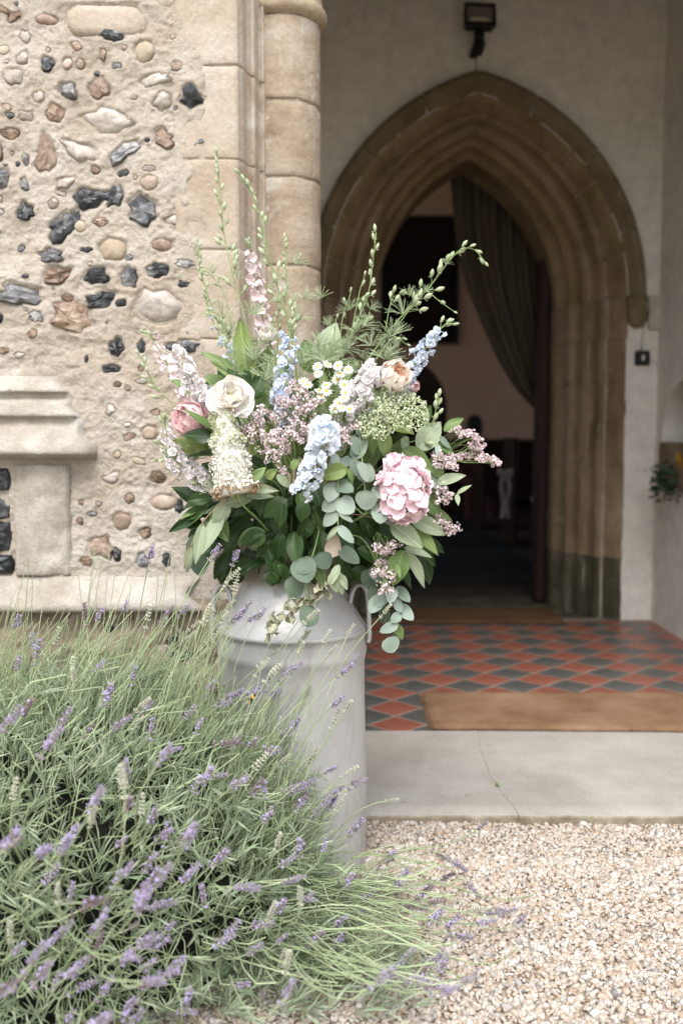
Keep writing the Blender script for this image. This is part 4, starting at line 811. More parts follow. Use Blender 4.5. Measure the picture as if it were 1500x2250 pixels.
# ------------------------------------------------------------------ milk churn
CHX, CHY = -0.117, 2.27
def churn():
    m, n, l, b = newmat('dull_aluminium')
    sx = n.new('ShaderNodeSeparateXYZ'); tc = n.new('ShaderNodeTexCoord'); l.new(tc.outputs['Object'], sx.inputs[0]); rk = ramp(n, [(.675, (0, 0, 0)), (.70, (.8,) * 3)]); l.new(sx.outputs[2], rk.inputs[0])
    a = noise(n, l, 5.0, 7, 0.65, stretch=(1, 1, .45)); r = ramp(n, [(0.3, (0.42, 0.42, 0.415)), (0.7, (0.60, 0.60, 0.595))]); l.new(a.outputs[0], r.inputs[0])
    g = noise(n, l, 3.0, 6, 0.7, dist=.6); rg = ramp(n, [(0.55, (0, 0, 0)), (0.78, (1, 1, 1))]); l.new(g.outputs[0], rg.inputs[0])
    col = mixc(n, l, r.outputs[0], (0.29, 0.265, 0.225), rg.outputs[0])
    sp = noise(n, l, 70.0, 3, 0.5); rsp = ramp(n, [(0.70, (0, 0, 0)), (0.76, (.8,) * 3)]); l.new(sp.outputs[0], rsp.inputs[0])
    col = mixc(n, l, col, (0.62, 0.62, 0.60), rsp.outputs[0]); sc_ = noise(n, l, 18.0, 2, .4, stretch=(6, 6, .8), dist=2.0); rsc = ramp(n, [(.655, (0, 0, 0)), (.67, (.55,) * 3), (.685, (0, 0, 0))]); l.new(sc_.outputs[0], rsc.inputs[0]); col = mixc(n, l, col, (.70, .70, .69), rsc.outputs[0])
    dt_ = noise(n, l, 9.0, 7, .7, stretch=(1, 1, .35), dist=.4); rdt = ramp(n, [(.54, (0, 0, 0)), (.76, (.7,) * 3)]); l.new(dt_.outputs[0], rdt.inputs[0]); col = mixc(n, l, col, (.27, .25, .215), rdt.outputs[0])
    col = mixc(n, l, col, (0.20, 0.165, 0.115), rk.outputs[0]); l.new(col, b.inputs['Base Color'])  # neck browned for dirt and for leaf shade, painted into the metal
    b.inputs['Metallic'].default_value = .62
    f = noise(n, l, 30.0, 6, .7); rr_ = ramp(n, [(0.3, (.50,) * 3), (0.7, (.72,) * 3)]); l.new(f.outputs[0], rr_.inputs[0]); l.new(rr_.outputs[0], b.inputs['Roughness'])
    p_ = bump(n, l, b, f.outputs[0], .0012, .5); bump(n, l, b, a.outputs[0], .006, .5, p_)
    t = thing('milk_churn', 'old dull grey aluminium milk churn holding the flowers', 'churn', (CHX, CHY, 0))
    wob = lambda a_, z: .0016 * math.sin(2 * a_ + 1 + z * 3) + .0009 * math.sin(5 * a_ + z * 9) + .0007 * math.sin(11 * a_ + z * 14)
    prof = [(.150, .0), (.168, .001), (.1735, .008), (.1745, .02), (.1735, .03)] + [(.1725 + .0015 * math.sin(z * 9), z) for z in np.linspace(.05, .50, 24)] + [(.1738, .515), (.1752, .520), (.1756, .526), (.1752, .533), (.174, .538), (.1740, .560), (.1742, .572), (.1762, .5735), (.1768, .577), (.1764, .581), (.1752, .583), (.174, .5838)] + [(.173 - .057 * t_ - .002 * math.sin(t_ * 3.1), .5845 + .100 * t_) for t_ in np.linspace(.02, .985, 9)] + [(.1145, .690), (.114, .70), (.1155, .74), (.118, .762), (.125, .770), (.1275, .778), (.126, .786), (.119, .789), (.113, .785), (.110, .76), (.109, .70), (.0, .69)]
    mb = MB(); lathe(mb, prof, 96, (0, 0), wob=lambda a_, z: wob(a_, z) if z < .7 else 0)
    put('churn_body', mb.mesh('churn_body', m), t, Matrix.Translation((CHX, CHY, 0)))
    for s_ in (-1, 1):
        q = [(.137, .640), (.143, .668), (.154, .683), (.166, .682), (.175, .668), (.179, .640), (.181, .60), (.182, .56), (.179, .548)]
        mb = MB(); pth = spline([Vector((s_ * x, -.045 if s_ < 0 else -.03, z)) for x, z in q], 5); V = []
        for i, p in enumerate(pth):
            tg = (pth[min(i + 1, len(pth) - 1)] - pth[max(i - 1, 0)]).normalized(); nn = Vector((tg.z, 0, -tg.x)); 
            for k in range(8):
                a_ = 2 * math.pi * k / 8; V.append(p + nn * .0055 * math.cos(a_) + Vector((0, .0105 * math.sin(a_), 0)))
        mb.add(V, [(i * 8 + k, i * 8 + (k + 1) % 8, (i + 1) * 8 + (k + 1) % 8, (i + 1) * 8 + k) for i in range(len(pth) - 1) for k in range(8)] + [tuple(range(8)), tuple((len(pth) - 1) * 8 + k for k in range(8))])
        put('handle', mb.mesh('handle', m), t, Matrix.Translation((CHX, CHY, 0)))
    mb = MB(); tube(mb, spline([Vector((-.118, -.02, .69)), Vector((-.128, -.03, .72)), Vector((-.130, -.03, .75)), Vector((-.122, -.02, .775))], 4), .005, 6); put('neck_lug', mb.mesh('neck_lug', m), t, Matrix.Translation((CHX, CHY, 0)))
churn()
MOUTH = Vector((CHX, CHY, .74))

# ------------------------------------------------------------------ plant materials
G_bud = leafm('larkspur_bud', (0.36, 0.44, 0.25), (0.52, 0.58, 0.40), .2, .5)
G_stem = leafm('flower_stem', (0.19, 0.28, 0.10), (0.27, 0.36, 0.15), 0, .5)
G_feather = leafm('feathery_leaf', (0.42, 0.52, 0.30), (0.56, 0.64, 0.43), .2, .6)
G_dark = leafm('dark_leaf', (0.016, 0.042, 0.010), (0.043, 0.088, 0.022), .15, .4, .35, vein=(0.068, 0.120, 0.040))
G_mid = leafm('green_leaf', (0.11, 0.19, 0.055), (0.20, 0.29, 0.10), .3, .45, vein=(.28, .36, .16))
G_pale = leafm('pale_leaf', (0.27, 0.34, 0.20), (0.38, 0.45, 0.30), .25, .5, vein=(.47, .52, .38))
G_lime = leafm('lime_leaf', (0.21, 0.30, 0.08), (0.30, 0.39, 0.14), .35, .45, vein=(.38, .46, .2))
G_euc = leafm('eucalyptus_leaf', (0.19, 0.25, 0.195), (0.32, 0.385, 0.325), .12, .5)
G_eucd = leafm('shaded_eucalyptus', (0.07, 0.105, 0.07), (0.14, 0.19, 0.135), .15, .5)  # darker copy for leaves low in the bunch, shade put into the colour
G_twig = leafm('red_twig', (0.30, 0.19, 0.12), (0.36, 0.26, 0.16), 0, .6)
P_blue = leafm('pale_blue_petal', (0.58, 0.67, 0.82), (0.82, 0.85, 0.89), .14, .6, .2, .18)
P_bluew = leafm('white_blue_petal', (0.64, 0.73, 0.84), (0.86, 0.88, 0.90), .14, .6, .2, .18)
P_lil = leafm('lilac_white_petal', (0.84, 0.79, 0.80), (0.90, 0.88, 0.88), .14, .6, .2, .18)
P_pink = leafm('larkspur_pink_petal', (0.79, 0.63, 0.67), (0.85, 0.76, 0.77), .14, .6, .2, .18)
P_blush = leafm('blush_petal', (0.76, 0.66, 0.63), (0.83, 0.77, 0.74), .14, .6, .2, .18)
P_cream = leafm('cream_petal', (0.87, 0.82, 0.76), (0.90, 0.88, 0.84), .14, .6, .2, .18)
P_peach = leafm('peach_petal', (0.86, 0.58, 0.44), (0.88, 0.74, 0.62), .14, .6, .2, .18)
P_rose = leafm('rose_pink_petal', (0.85, 0.60, 0.62), (0.89, 0.75, 0.75), .14, .6, .2, .18)
P_hyd = leafm('hydrangea_petal', (0.81, 0.56, 0.63), (0.88, 0.75, 0.78), .14, .6, .2, .18)
P_white = leafm('white_petal', (0.80, 0.80, 0.77), (0.86, 0.86, 0.84), .14, .6, .2, .18)
P_yel = plain('daisy_eye', (0.72, 0.47, 0.06), .8)
P_plume = leafm('plume_white', (0.76, 0.74, 0.65), (0.86, 0.85, 0.80), .14, .6, .2, .18)
P_plumeg = leafm('plume_green', (0.46, 0.50, 0.28), (0.62, 0.64, 0.44), .2, .7, .1)
P_plumeb = leafm('plume_brown', (0.28, 0.18, 0.10), (0.52, 0.40, 0.27), .1, .8, .1)
P_stat = leafm('statice_pink', (0.70, 0.52, 0.55), (0.91, 0.83, 0.83), .15, .7, .1)
P_umb = leafm('umbel_green', (0.52, 0.59, 0.35), (0.74, 0.78, 0.60), .2, .7, .1)

# ------------------------------------------------------------------ plant meshes (shared between copies)
def sheet(L, Wd, shape, nu, nv, fn):
    """surface along +X, width along Y; fn(u, v) -> z in units of L"""
    V = []
    for i in range(nu + 1):
        u = i / nu; w_ = shape(u) * Wd
        for j in range(nv + 1):
            v = j / nv * 2 - 1; V.append(fn(u, v, u * L, v * w_))
    return V, [tuple(q) for q in grid_faces(nu + 1, nv + 1)]
def petal(mb, L, Wd, cup, curl, M, ruf=0.0, nu=4, nv=4, tip=.62, m=0, ph=0.0, base=.16, blunt=.93):
    sh = lambda u: max(base * (1 - u), 0) + math.sin(math.pi * min(1, u ** tip * blunt)) ** .7 if u > 0 else base
    def fn(u, v, x, y):
        z = cup * L * (v * v) * u + curl * L * u * u + ruf * L * math.sin(v * 5 + ph) * u * u + ruf * .6 * L * math.sin(u * 7 + v * 3 + ph) * u
        return Vector((x * (1 - .12 * v * v * u), y, z))
    V, F = sheet(L, Wd, sh, nu, nv, fn); mb.add([M @ p for p in V], F, m)
def RZ(a): return Matrix.Rotation(a, 4, 'Z')
def RY(a): return Matrix.Rotation(a, 4, 'Y')
def MT(x, y, z): return Matrix.Translation((x, y, z))
def leaf_mesh(name, mat, kind_, seed):
    r = random.Random(seed); mb = MB(); cv = r.uniform(-.55, .2); fo = r.uniform(.10, .45); tw = r.uniform(-.8, .8)
    if kind_ == 'horn':                                # ribbed, pointed, toothed edge; unit length, unit width
        nu, nv = 20, 8; sh = lambda u: 1.42 * (u ** .62) * ((1 - u) ** .80) * (.62 + .38 * math.cos((u - .35) * 1.6)) * .72 * (1 + .06 * math.sin(u * 62)) if 0 < u < 1 else .012
        def fn(u, v, x, y):
            rib = .020 * math.cos(2 * math.pi * (u * 8.5 - abs(v) * 1.6)) * (1 - abs(v) ** 4) * min(1, u * 5)
            a = tw * u; z = fo * abs(y) * .9 + cv * u * u + rib + .03 * math.sin(u * 5 + v * 2 + seed)
            return Vector((x, y * math.cos(a) - .3 * z * math.sin(a), z * math.cos(a) + y * math.sin(a)))
    else:                                              # eucalyptus coin
        nu, nv = 10, 6; sh = lambda u: (math.sin(math.pi * min(1, u ** .75 * .985)) ** .62) * .5 if 0 < u < 1 else .02
        def fn(u, v, x, y): return Vector((x, y, .12 * fo * abs(v) + .5 * cv * u * u + .015 * (1 - min(1, abs(v) * 8)) * -1 + .02 * math.sin(u * 4 + v * 2 + seed)))
    V, F = sheet(1, 1, sh, nu, nv, fn); mb.add(V, F); return mb.mesh(name, mat)
LEAF = {}
for nm_, mt_ in (('dark', G_dark), ('mid', G_mid), ('pale', G_pale), ('lime', G_lime)): LEAF[nm_] = [leaf_mesh('leaf_' + nm_, mt_, 'horn', k + 3) for k in range(5)]
for nm_, mt_ in (('euc', G_euc), ('eucd', G_eucd)): LEAF[nm_] = [leaf_mesh('leaf_' + nm_, mt_, 'coin', k + 11) for k in range(4)]
def bud_mesh(seed):
    r = random.Random(seed); mb = MB(); n = 7; prof = [(.0, -.0), (.10, .03), (.19, .22), (.25, .45), (.24, .62), (.16, .82), (.05, .98), (.0, 1.0)]
    prof = [(max(a, .001), z) for a, z in prof]; lathe(mb, prof, n, (0, 0), wob=lambda a, z: .025 * math.sin(3 * a + seed) * math.sin(z * 3))
    tube(mb, [Vector((0, 0, .1)), Vector((-.16, 0, .0)), Vector((-.34, .02, .02)), Vector((-.5, .03, .12))], [.07, .06, .045, .02], 5)
    return mb.mesh('bud', G_bud)
BUD = [bud_mesh(k) for k in range(4)]
def floret_mesh(name, mats, k, L, cup, ruf, layers, seed, eye=None):
    """open floret facing +Z, unit radius about 1"""
    r = random.Random(seed); mb = MB()
    for q in range(layers):
        for i in range(k):
            a = 2 * math.pi * (i + .5 * q) / k + r.uniform(-.15, .15); tl = R(15 + 28 * q + r.uniform(-12, 12))
            petal(mb, (1 - .26 * q) * r.uniform(.85, 1.05), .60, cup, r.uniform(-.35, .25), RZ(a) @ RY(-tl), ruf * r.uniform(.6, 1.3), 5, 5, m=0, ph=r.uniform(0, 6), blunt=.86)
    if eye is not None:
        for i in range(4): petal(mb, .38, .16, .3, .2, MT(0, 0, .06) @ RZ(i * 1.57 + .4) @ RY(-R(60)), 0, 2, 2, m=1)
    lathe(mb, [(.001, -.9), (.06, -.8), (.10, -.3), (.16, -.02)], 5, (0, 0), m=0)
    return mb.mesh(name, mats)
FLO = {
 'blue': [floret_mesh('blue_floret', [P_blue, P_white], 5, 1, .25, .13, 2, k, True) for k in range(4)],
 'bluew': [floret_mesh('whiteblue_floret', [P_bluew, P_white], 5, 1, .25, .13, 2, k + 9, True) for k in range(4)],
 'pink': [floret_mesh('pink_floret', [P_pink], 5, 1, .25, .08, 1, k + 20) for k in range(4)],
 'lil': [floret_mesh('stock_floret', [P_lil], 5, 1, .25, .14, 3, k + 30) for k in range(4)],
 'blush': [floret_mesh('blush_floret', [P_blush], 5, 1, .25, .14, 2, k + 40) for k in range(4)],
 'hyd': [floret_mesh('hydrangea_floret', [P_hyd, P_white], 4, 1, .15, .08, 1, k + 50) for k in range(5)],
}
def wpath(pts, Y0=None, mouth=True):
    """pixel polyline with depth -> world spline; starts in the churn mouth"""
    P = [at(*p) for p in pts]
    if mouth:
        m0 = MOUTH + Vector((max(-.07, min(.07, (P[0].x - CHX) * .25)), max(-.05, min(.05, (P[0].y - CHY) * .3)), 0))
        P = [m0, m0.lerp(P[0], .5) + Vector((0, 0, .02))] + P
    return spline(P, 6)
def stem_part(path, r0, r1, root, name='stem', mat=None):
    mb = MB(); n = len(path); tube(mb, path, [r0 + (r1 - r0) * i / (n - 1) for i in range(n)], 6); return put(name, mb.mesh('stem', mat or G_stem), root)
def sub(path, t0, t1): return path
def rdir(t, spread):
    """direction leaving the axis t at an angle"""
    a = rnd(0, 6.283); p = t.orthogonal().normalized(); q = t.cross(p); return (t * math.cos(spread) + (p * math.cos(a) + q * math.sin(a)) * math.sin(spread)).normalized()
TOCAM = Vector((0, -1, .25)).normalized()
def tuft_mesh(seed):
    r = random.Random(seed); mb = MB()
    for k in range(24):
        a = r.uniform(0, 6.283); e = r.uniform(.1, 1.5); d = Vector((math.cos(a) * math.sin(e), math.sin(a) * math.sin(e), math.cos(e))); L = r.uniform(.6, 1.0); dr = Vector((d.x * .3, d.y * .3, -.35 * r.uniform(-.2, 1)))
        pts = [Vector((0, 0, 0)), d * L * .5, d * L + dr * L * .5]
        if r.random() < .5: tube(mb, [pts[1], pts[1] + (d + Vector((r.uniform(-.7, .7), r.uniform(-.7, .7), r.uniform(-.3, .5)))) * L * .35], [.012, .007], 3, cap=False)
        tube(mb, spline(pts, 2), .0135, 3, cap=False)
    return mb.mesh('tuft', G_feather)
TUFT = [tuft_mesh(k) for k in range(4)]
def tuft(root, px, py, Y, s, up=(0, 0, 1)): put('feathery_leaf', random.choice(TUFT), root, TRS(at(px, py, Y), basis(Vector(up) + jit(.5), rnd(0, 6)), s * .74))
def buds(root, path, t0, t1, n, size, spread=.95):
    for k in range(n):
        f = k / max(1, n - 1); p, t = along(path, t0 + (t1 - t0) * f); d = rdir(t, spread * (1.1 - .75 * f)); s = 1.22 * size * (1 - .30 * f) * rnd(.85, 1.1)
        off = s * (1.05 - .6 * f); mb = MB()
        b = put('bud', random.choice(BUD), root, TRS(p + d * off, basis((d + t * .55).normalized(), rnd(0, 6)), s))
        mb = MB(); tube(mb, [p, p + d * off * .55 + t * .1 * s, p + d * off + d * s * .08], [.0011, .0009, .0009], 4, cap=False)
        mm = mb.mesh('stalk', G_stem); o = put('bud_stalk', mm, root)
def florets(root, path, t0, t1, n, key, s0, s1, rad, face=.55):
    for k in range(n):
        f = k / max(1, n - 1); p, t = along(path, t0 + (t1 - t0) * f); a = k * 2.4 + rnd(-.4, .4); e1 = t.orthogonal().normalized(); e2 = t.cross(e1)
        o = (e1 * math.cos(a) + e2 * math.sin(a)); o = (o + TOCAM * face * rnd(.2, 1)).normalized(); s = (.70 if key in ('lil', 'blush') else .84) * (s0 + (s1 - s0) * f) * rnd(.72, 1.22); rr_ = rad * (1 - .35 * f) * rnd(.75, 1.25)
        put('floret', random.choice(FLO[key]), root, TRS(p + o * rr_, basis((o + t * rnd(-.3, .35) + jit(.5)).normalized(), rnd(0, 6)), (s, s * rnd(.75, 1.05), s)))
def leaf(root, b, t, wd, kd, Yb, Yt=None, face=None, name='leaf'):
    """leaf from base pixel b to tip pixel t, width in pixels"""
    B = at(*b, Yb); T = at(*t, Yt if Yt is not None else Yb + rnd(-.03, .015)); x = T - B; L = x.length; x.normalize()
    z = Vector(face) if face else (TOCAM + Vector((0, 0, .35)) + jit(.35)); z = (z - x * z.dot(x)).normalized(); y = z.cross(x)
    Wm = wd / FPX * Yb * 1.18
    return put(name, random.choice(LEAF[kd]), root, TRS(B, Matrix((x, y, z)).transposed(), (L, Wm, min(L, Wm * 1.6))))

# ------------------------------------------------------------------ the bouquet, stem by stem
def stem_thing(name, label, cat, group=None): return thing(name, label, cat, MOUTH, group)
LK = 'green budded larkspur stems in the churn'
def larkspur(label, pts, t0, n, size, tufts=(), r=.0022, leaves=(), extra=()):
    t = stem_thing('larkspur_stem', label, 'larkspur', LK); p = wpath(pts); stem_part(p, r, .0009, t); buds(t, p, t0, .995, n, size)
    for q in tufts: tuft(t, *q)
    for ep, en, es in extra:
        q = spline([at(*x) for x in ep], 5); stem_part(q, .0012, .0007, t, 'side_stem'); buds(t, q, .62, 1, en, es)
    return t
larkspur('tallest green larkspur spire, straight, in front of the corner stones', [(575, 900, 2.25), (548, 740, 2.28), (508, 590, 2.29), (488, 480, 2.29), (478, 342, 2.28)], .66, 21, .0185, [(490, 700, 2.28, .07), (520, 610, 2.28, .04)])
larkspur('second tallest larkspur spire, bending left at its tip', [(655, 880, 2.22), (640, 740, 2.24), (604, 610, 2.25), (578, 500, 2.25), (560, 440, 2.25), (528, 384, 2.24)], .58, 22, .0195, [(655, 700, 2.25, .05), (590, 640, 2.26, .04)])
larkspur('short larkspur spire close to the round shaft', [(625, 900, 2.26), (610, 760, 2.28), (630, 640, 2.29), (624, 522, 2.29)], .62, 20, .016, [(650, 580, 2.28, .05), (600, 620, 2.28, .045)])
larkspur('slim larkspur leaning left before the flint wall', [(560, 900, 2.27), (510, 780, 2.30), (468, 680, 2.31), (440, 590, 2.31), (436, 532, 2.31)], .66, 20, .014, [(430, 560, 2.3, .035), (470, 600, 2.3, .05), (395, 610, 2.3, .02)], extra=[([(510, 720, 2.3), (490, 640, 2.3), (450, 590, 2.3)], 6, .011)])
larkspur('upright larkspur spire in front of the dark doorway', [(735, 900, 2.2), (752, 790, 2.21), (792, 690, 2.22), (812, 630, 2.22), (826, 512, 2.22)], .68, 13, .0185, [(770, 680, 2.2, .05), (760, 770, 2.2, .07), (780, 730, 2.2, .055)], extra=[([(770, 740, 2.2), (790, 640, 2.2), (800, 610, 2.2)], 3, .012), ([(745, 800, 2.2), (752, 700, 2.2), (770, 645, 2.2)], 3, .012)])
larkspur('longest arching larkspur reaching right across the doorway', [(750, 920, 2.16), (790, 820, 2.16), (860, 720, 2.16), (935, 640, 2.16), (985, 575, 2.16), (1012, 549, 2.15), (1040, 548, 2.15), (1064, 574, 2.15)], .74, 15, .018, [(980, 580, 2.15, .022), (885, 690, 2.16, .06), (860, 740, 2.15, .07), (900, 650, 2.15, .04), (845, 790, 2.15, .065), (815, 760, 2.16, .06), (935, 640, 2.15, .03)], extra=[([(870, 720, 2.16), (905, 672, 2.15), (918, 655, 2.15)], 8, .018), ([(905, 650, 2.16), (935, 640, 2.15), (965, 662, 2.15), (993, 682, 2.15)], 2, .012), ([(820, 800, 2.15), (862, 742, 2.14), (890, 755, 2.14)], 3, .011), ([(845, 730, 2.16), (860, 660, 2.16), (878, 648, 2.16)], 5, .016)])
larkspur('larkspur drooping to the far left of the flowers', [(560, 980, 2.2), (430, 930, 2.18), (355, 862, 2.18), (328, 825, 2.18), (308, 780, 2.18)], .82, 10, .016, [(330, 840, 2.18, .03)])
larkspur('low larkspur trailing left below the pink rose', [(560, 1060, 2.14), (450, 1060, 2.13), (400, 1020, 2.13), (352, 975, 2.13)], .70, 14, .016, [(430, 1010, 2.12, .045), (400, 985, 2.12, .03), (470, 1080, 2.1, .055)], extra=[([(450, 1060, 2.12), (390, 1000, 2.12), (345, 1010, 2.12)], 7, .013)])
larkspur('stubby larkspur tip right of the green umbels', [(820, 1000, 2.14), (920, 965, 2.12), (948, 930, 2.12), (963, 876, 2.12)], .80, 11, .019)
larkspur('bare feathery larkspur between the spires', [(690, 900, 2.2), (710, 820, 2.2), (730, 760, 2.2), (738, 700, 2.2)], .85, 4, .012, [(700, 760, 2.2, .06), (720, 800, 2.19, .06), (640, 800, 2.2, .07), (560, 690, 2.27, .06), (545, 820, 2.2, .08), (500, 740, 2.26, .07), (590, 830, 2.18, .07)])
def spike(name, label, cat, pts, t0, t1, n, key, s0, s1, rad, nb=0, group=None, r=.0026, bs=.014):
    t = stem_thing(name, label, cat, group); p = wpath(pts); stem_part(p, r, .0011, t); florets(t, p, t0, t1, n, key, s0, s1, rad)
    if nb: buds(t, p, t1, 1, nb, bs, .5)
    return t
DG = 'delphinium stems in the churn'
spike('delphinium_stem', 'pale blue delphinium upright in the middle of the flowers', 'delphinium', [(640, 980, 2.10), (622, 880, 2.08), (630, 780, 2.08), (643, 700, 2.08), (646, 678, 2.08)], .56, .90, 36, 'blue', .021, .013, .019, 8, DG)
spike('delphinium_stem', 'blue delphinium half hidden behind the lime leaves at the upper left', 'delphinium', [(560, 930, 2.22), (520, 830, 2.24), (498, 760, 2.25), (490, 715, 2.25)], .55, .94, 18, 'blue', .018, .012, .014, 4, DG)
spike('delphinium_stem', 'white and blue delphinium hanging down over the dark leaves', 'delphinium', [(735, 900, 2.05), (718, 935, 2.0), (705, 985, 1.97), (685, 1035, 1.965), (658, 1095, 1.97)], .76, .99, 26, 'bluew', .024, .016, .024, 0, DG)
spike('delphinium_stem', 'pale blue delphinium reaching right before the doorway', 'delphinium', [(780, 990, 2.16), (860, 880, 2.13), (905, 810, 2.12), (945, 750, 2.12), (975, 715, 2.12), (992, 712, 2.12)], .52, .95, 48, 'blue', .019, .013, .017, 6, DG)
spike('delphinium_stem', 'small blue delphinium deep among the pink sprays', 'delphinium', [(640, 1000, 2.14), (625, 930, 2.1), (618, 880, 2.09)], .75, 1, 7, 'blue', .018, .014, .012, 0, DG)
spike('delphinium_stem', 'wispy blue delphinium tip left of the spires', 'delphinium', [(560, 900, 2.27), (510, 790, 2.3), (470, 710, 2.31), (448, 650, 2.31)], .68, .95, 9, 'blue', .011, .008, .010, 5, DG, .0018, .010)
spike('pink_larkspur', 'pale pink larkspur standing against the corner stones', 'larkspur', [(610, 900, 2.3), (585, 740, 2.32), (562, 620, 2.33), (548, 535, 2.33)], .44, .97, 52, 'pink', .020, .014, .016, 6)
spike('pink_larkspur', 'dusky pink larkspur leaning left before the flint wall', 'larkspur', [(520, 960, 2.26), (430, 880, 2.27), (375, 810, 2.28), (342, 755, 2.28), (322, 735, 2.28)], .52, .96, 40, 'pink', .0195, .010, .017, 4)
spike('stock_stem', 'white stock leaning left above the pink rose', 'stock', [(540, 1000, 2.16), (475, 910, 2.12), (435, 860, 2.09), (405, 805, 2.08), (382, 772, 2.08)], .52, .99, 50, 'lil', .025, .018, .022, 0, 'white stock stems in the churn')
spike('stock_stem', 'white stock beside the peach rose', 'stock', [(720, 1010, 2.14), (758, 915, 2.08), (790, 865, 2.06), (815, 822, 2.06), (828, 798, 2.06)], .50, .99, 54, 'lil', .025, .019, .023, 0, 'white stock stems in the churn')
spike('stock_stem', 'greenish white stock at the left edge below the pink rose', 'stock', [(540, 1080, 2.14), (440, 1050, 2.13), (385, 1010, 2.12), (366, 950, 2.12), (362, 925, 2.12)], .62, .97, 32, 'lil', .020, .014, .019, 5, 'white stock stems in the churn')
spike('blush_stock', 'faded blush stock low on the left', 'stock', [(560, 1110, 2.18), (470, 1075, 2.19), (425, 1040, 2.2), (405, 1000, 2.2)], .62, 1, 16, 'blush', .021, .017, .020)

def rose(name, label, cat, px, py, Y, wpx, face, mats, layers, seed, deep=.3, stem=True):
    """layers of petals round a short centre; each petal a part"""
    r = random.Random(seed); c = at(px, py, Y); t = stem_thing(name, label, cat); Rr = wpx / 2 / FPX * Y; B = basis(face, r.uniform(0, 6))
    if stem:
        p = spline([MOUTH, MOUTH.lerp(c, .5) + Vector((0, .03, 0)), c - Vector(face).normalized() * Rr * .5], 6); stem_part(p, .0028, .0022, t)
    for q, (k, L, tilt, cup, curl) in enumerate(layers):
        for i in range(k):
            mb = MB(); a = 2 * math.pi * (i + .5 * (q % 2)) / k + r.uniform(-.2, .2)
            petal(mb, L * r.uniform(.92, 1.06), .66 * L, cup, curl + r.uniform(-.08, .08), MT(0, 0, -.25 + .04 * q) @ RZ(a) @ MT(.05, 0, 0) @ RY(-R(tilt + r.uniform(-7, 7))), .022, 8, 8, .55, ph=r.uniform(0, 6), base=.3, blunt=.80)
            put('petal', mb.mesh('petal', mats[min(q, len(mats) - 1)]), t, TRS(c, B, Rr))
    return t, c, B, Rr
OPEN = [(6, 1.08, 8, .22, -.05), (6, .98, 26, .40, .10), (6, .82, 46, .5, .12), (6, .62, 60, .5, .08), (5, .40, 66, .5, .05)]
t, c, B, Rr = rose('cream_rose', 'open cream rose with a pale green eye, the largest bloom on the left', 'rose', 508, 874, 2.03, 98, (.05, -.80, .60), [P_cream], OPEN, 3)
mb = MB()
for k in range(16):
    a = rnd(0, 6.28); e = rnd(0, .16); tube(mb, [Vector((e * .5 * math.cos(a), e * .5 * math.sin(a), -.1)), Vector((e * math.cos(a), e * math.sin(a), rnd(.22, .40)))], [.014, .02], 4)
put('stamens', mb.mesh('stamens', leafm('rose_eye', (.42, .42, .20), (.60, .55, .32), 0)), t, TRS(c, B, Rr))
FULL = [(7, 1.0, 28, .5, .25), (7, .95, 48, .6, .3), (7, .88, 64, .7, .25), (6, .78, 76, .7, .1), (5, .62, 84, .7, -.05), (4, .48, 88, .6, -.1)]
rose('pink_rose', 'full pink rose half under leaves at the left', 'rose', 428, 925, 2.10, 100, (-.5, -.75, .25), [P_rose, P_rose, P_rose, P_rose], FULL, 5)
rose('peach_rose', 'peach coloured rose seen from the side, beside the white stock', 'rose', 860, 834, 2.07, 92, (.35, -.72, .45), [P_cream, P_cream, P_peach, P_peach, P_peach], FULL, 8)
rose('white_bud', 'small white bloom behind the blue delphinium', 'bloom', 590, 742, 2.24, 52, (-.2, -.7, .6), [P_cream], FULL[:4], 9)
rose('salmon_bud', 'small salmon bloom under the right-hand delphinium', 'bloom', 905, 848, 2.13, 34, (.4, -.7, -.1), [P_rose], FULL[:4], 12)
# hydrangea head
def hydrangea():
    t = stem_thing('hydrangea', 'large pink hydrangea head on the right of the flowers', 'hydrangea'); c = at(885, 1078, 2.03); rx, rz = .052, .069
    stem_part(spline([MOUTH, MOUTH.lerp(c, .5), c + Vector((-.02, .02, -.02))], 5), .0035, .003, t)
    N = 92
    for k in range(N):
        y = 1 - 2 * (k + .5) / N; a = k * 2.39996; q = math.sqrt(1 - y * y); d = Vector((q * math.cos(a), y, q * math.sin(a)))
        if d.y > .45: continue
        lm = 1 + .10 * math.sin(d.x * 7 + 1) * math.sin(d.z * 6) + rnd(-.06, .06); p = c + Vector((d.x * rx, d.y * .05, d.z * rz)) * lm
        nn = Vector((d.x / rx, d.y / .05, d.z / rz)).normalized(); put('floret', random.choice(FLO['hyd']), t, TRS(p - nn * .004, basis((nn + jit(.5)).normalized(), rnd(0, 6)), rnd(.0165, .024)))
hydrangea()
def specks(mb, c, R3, n, size, m=0, rng=random):
    """n tiny cupped blossoms around c"""
    for k in range(n):
        d = Vector((rng.gauss(0, 1), rng.gauss(0, 1), rng.gauss(0, 1))).normalized(); o = c + d * R3 * rng.uniform(.55, 1); e1 = d.orthogonal().normalized() * size; e2 = d.cross(e1).normalized() * size; up = d * size * .9
        a = rng.uniform(0, 1.5); u = e1 * math.cos(a) + e2 * math.sin(a); v = e2 * math.cos(a) - e1 * math.sin(a)
        mb.add([o, o + u + up * .6, o + (u + v) * .62 + up, o + v + up * .6, o + (v - u) * .62 + up, o - u + up * .6, o - (u + v) * .62 + up, o - v + up * .6, o + (u - v) * .62 + up], [(0, 1, 2, 3), (0, 3, 4, 5), (0, 5, 6, 7), (0, 7, 8, 1)], m)
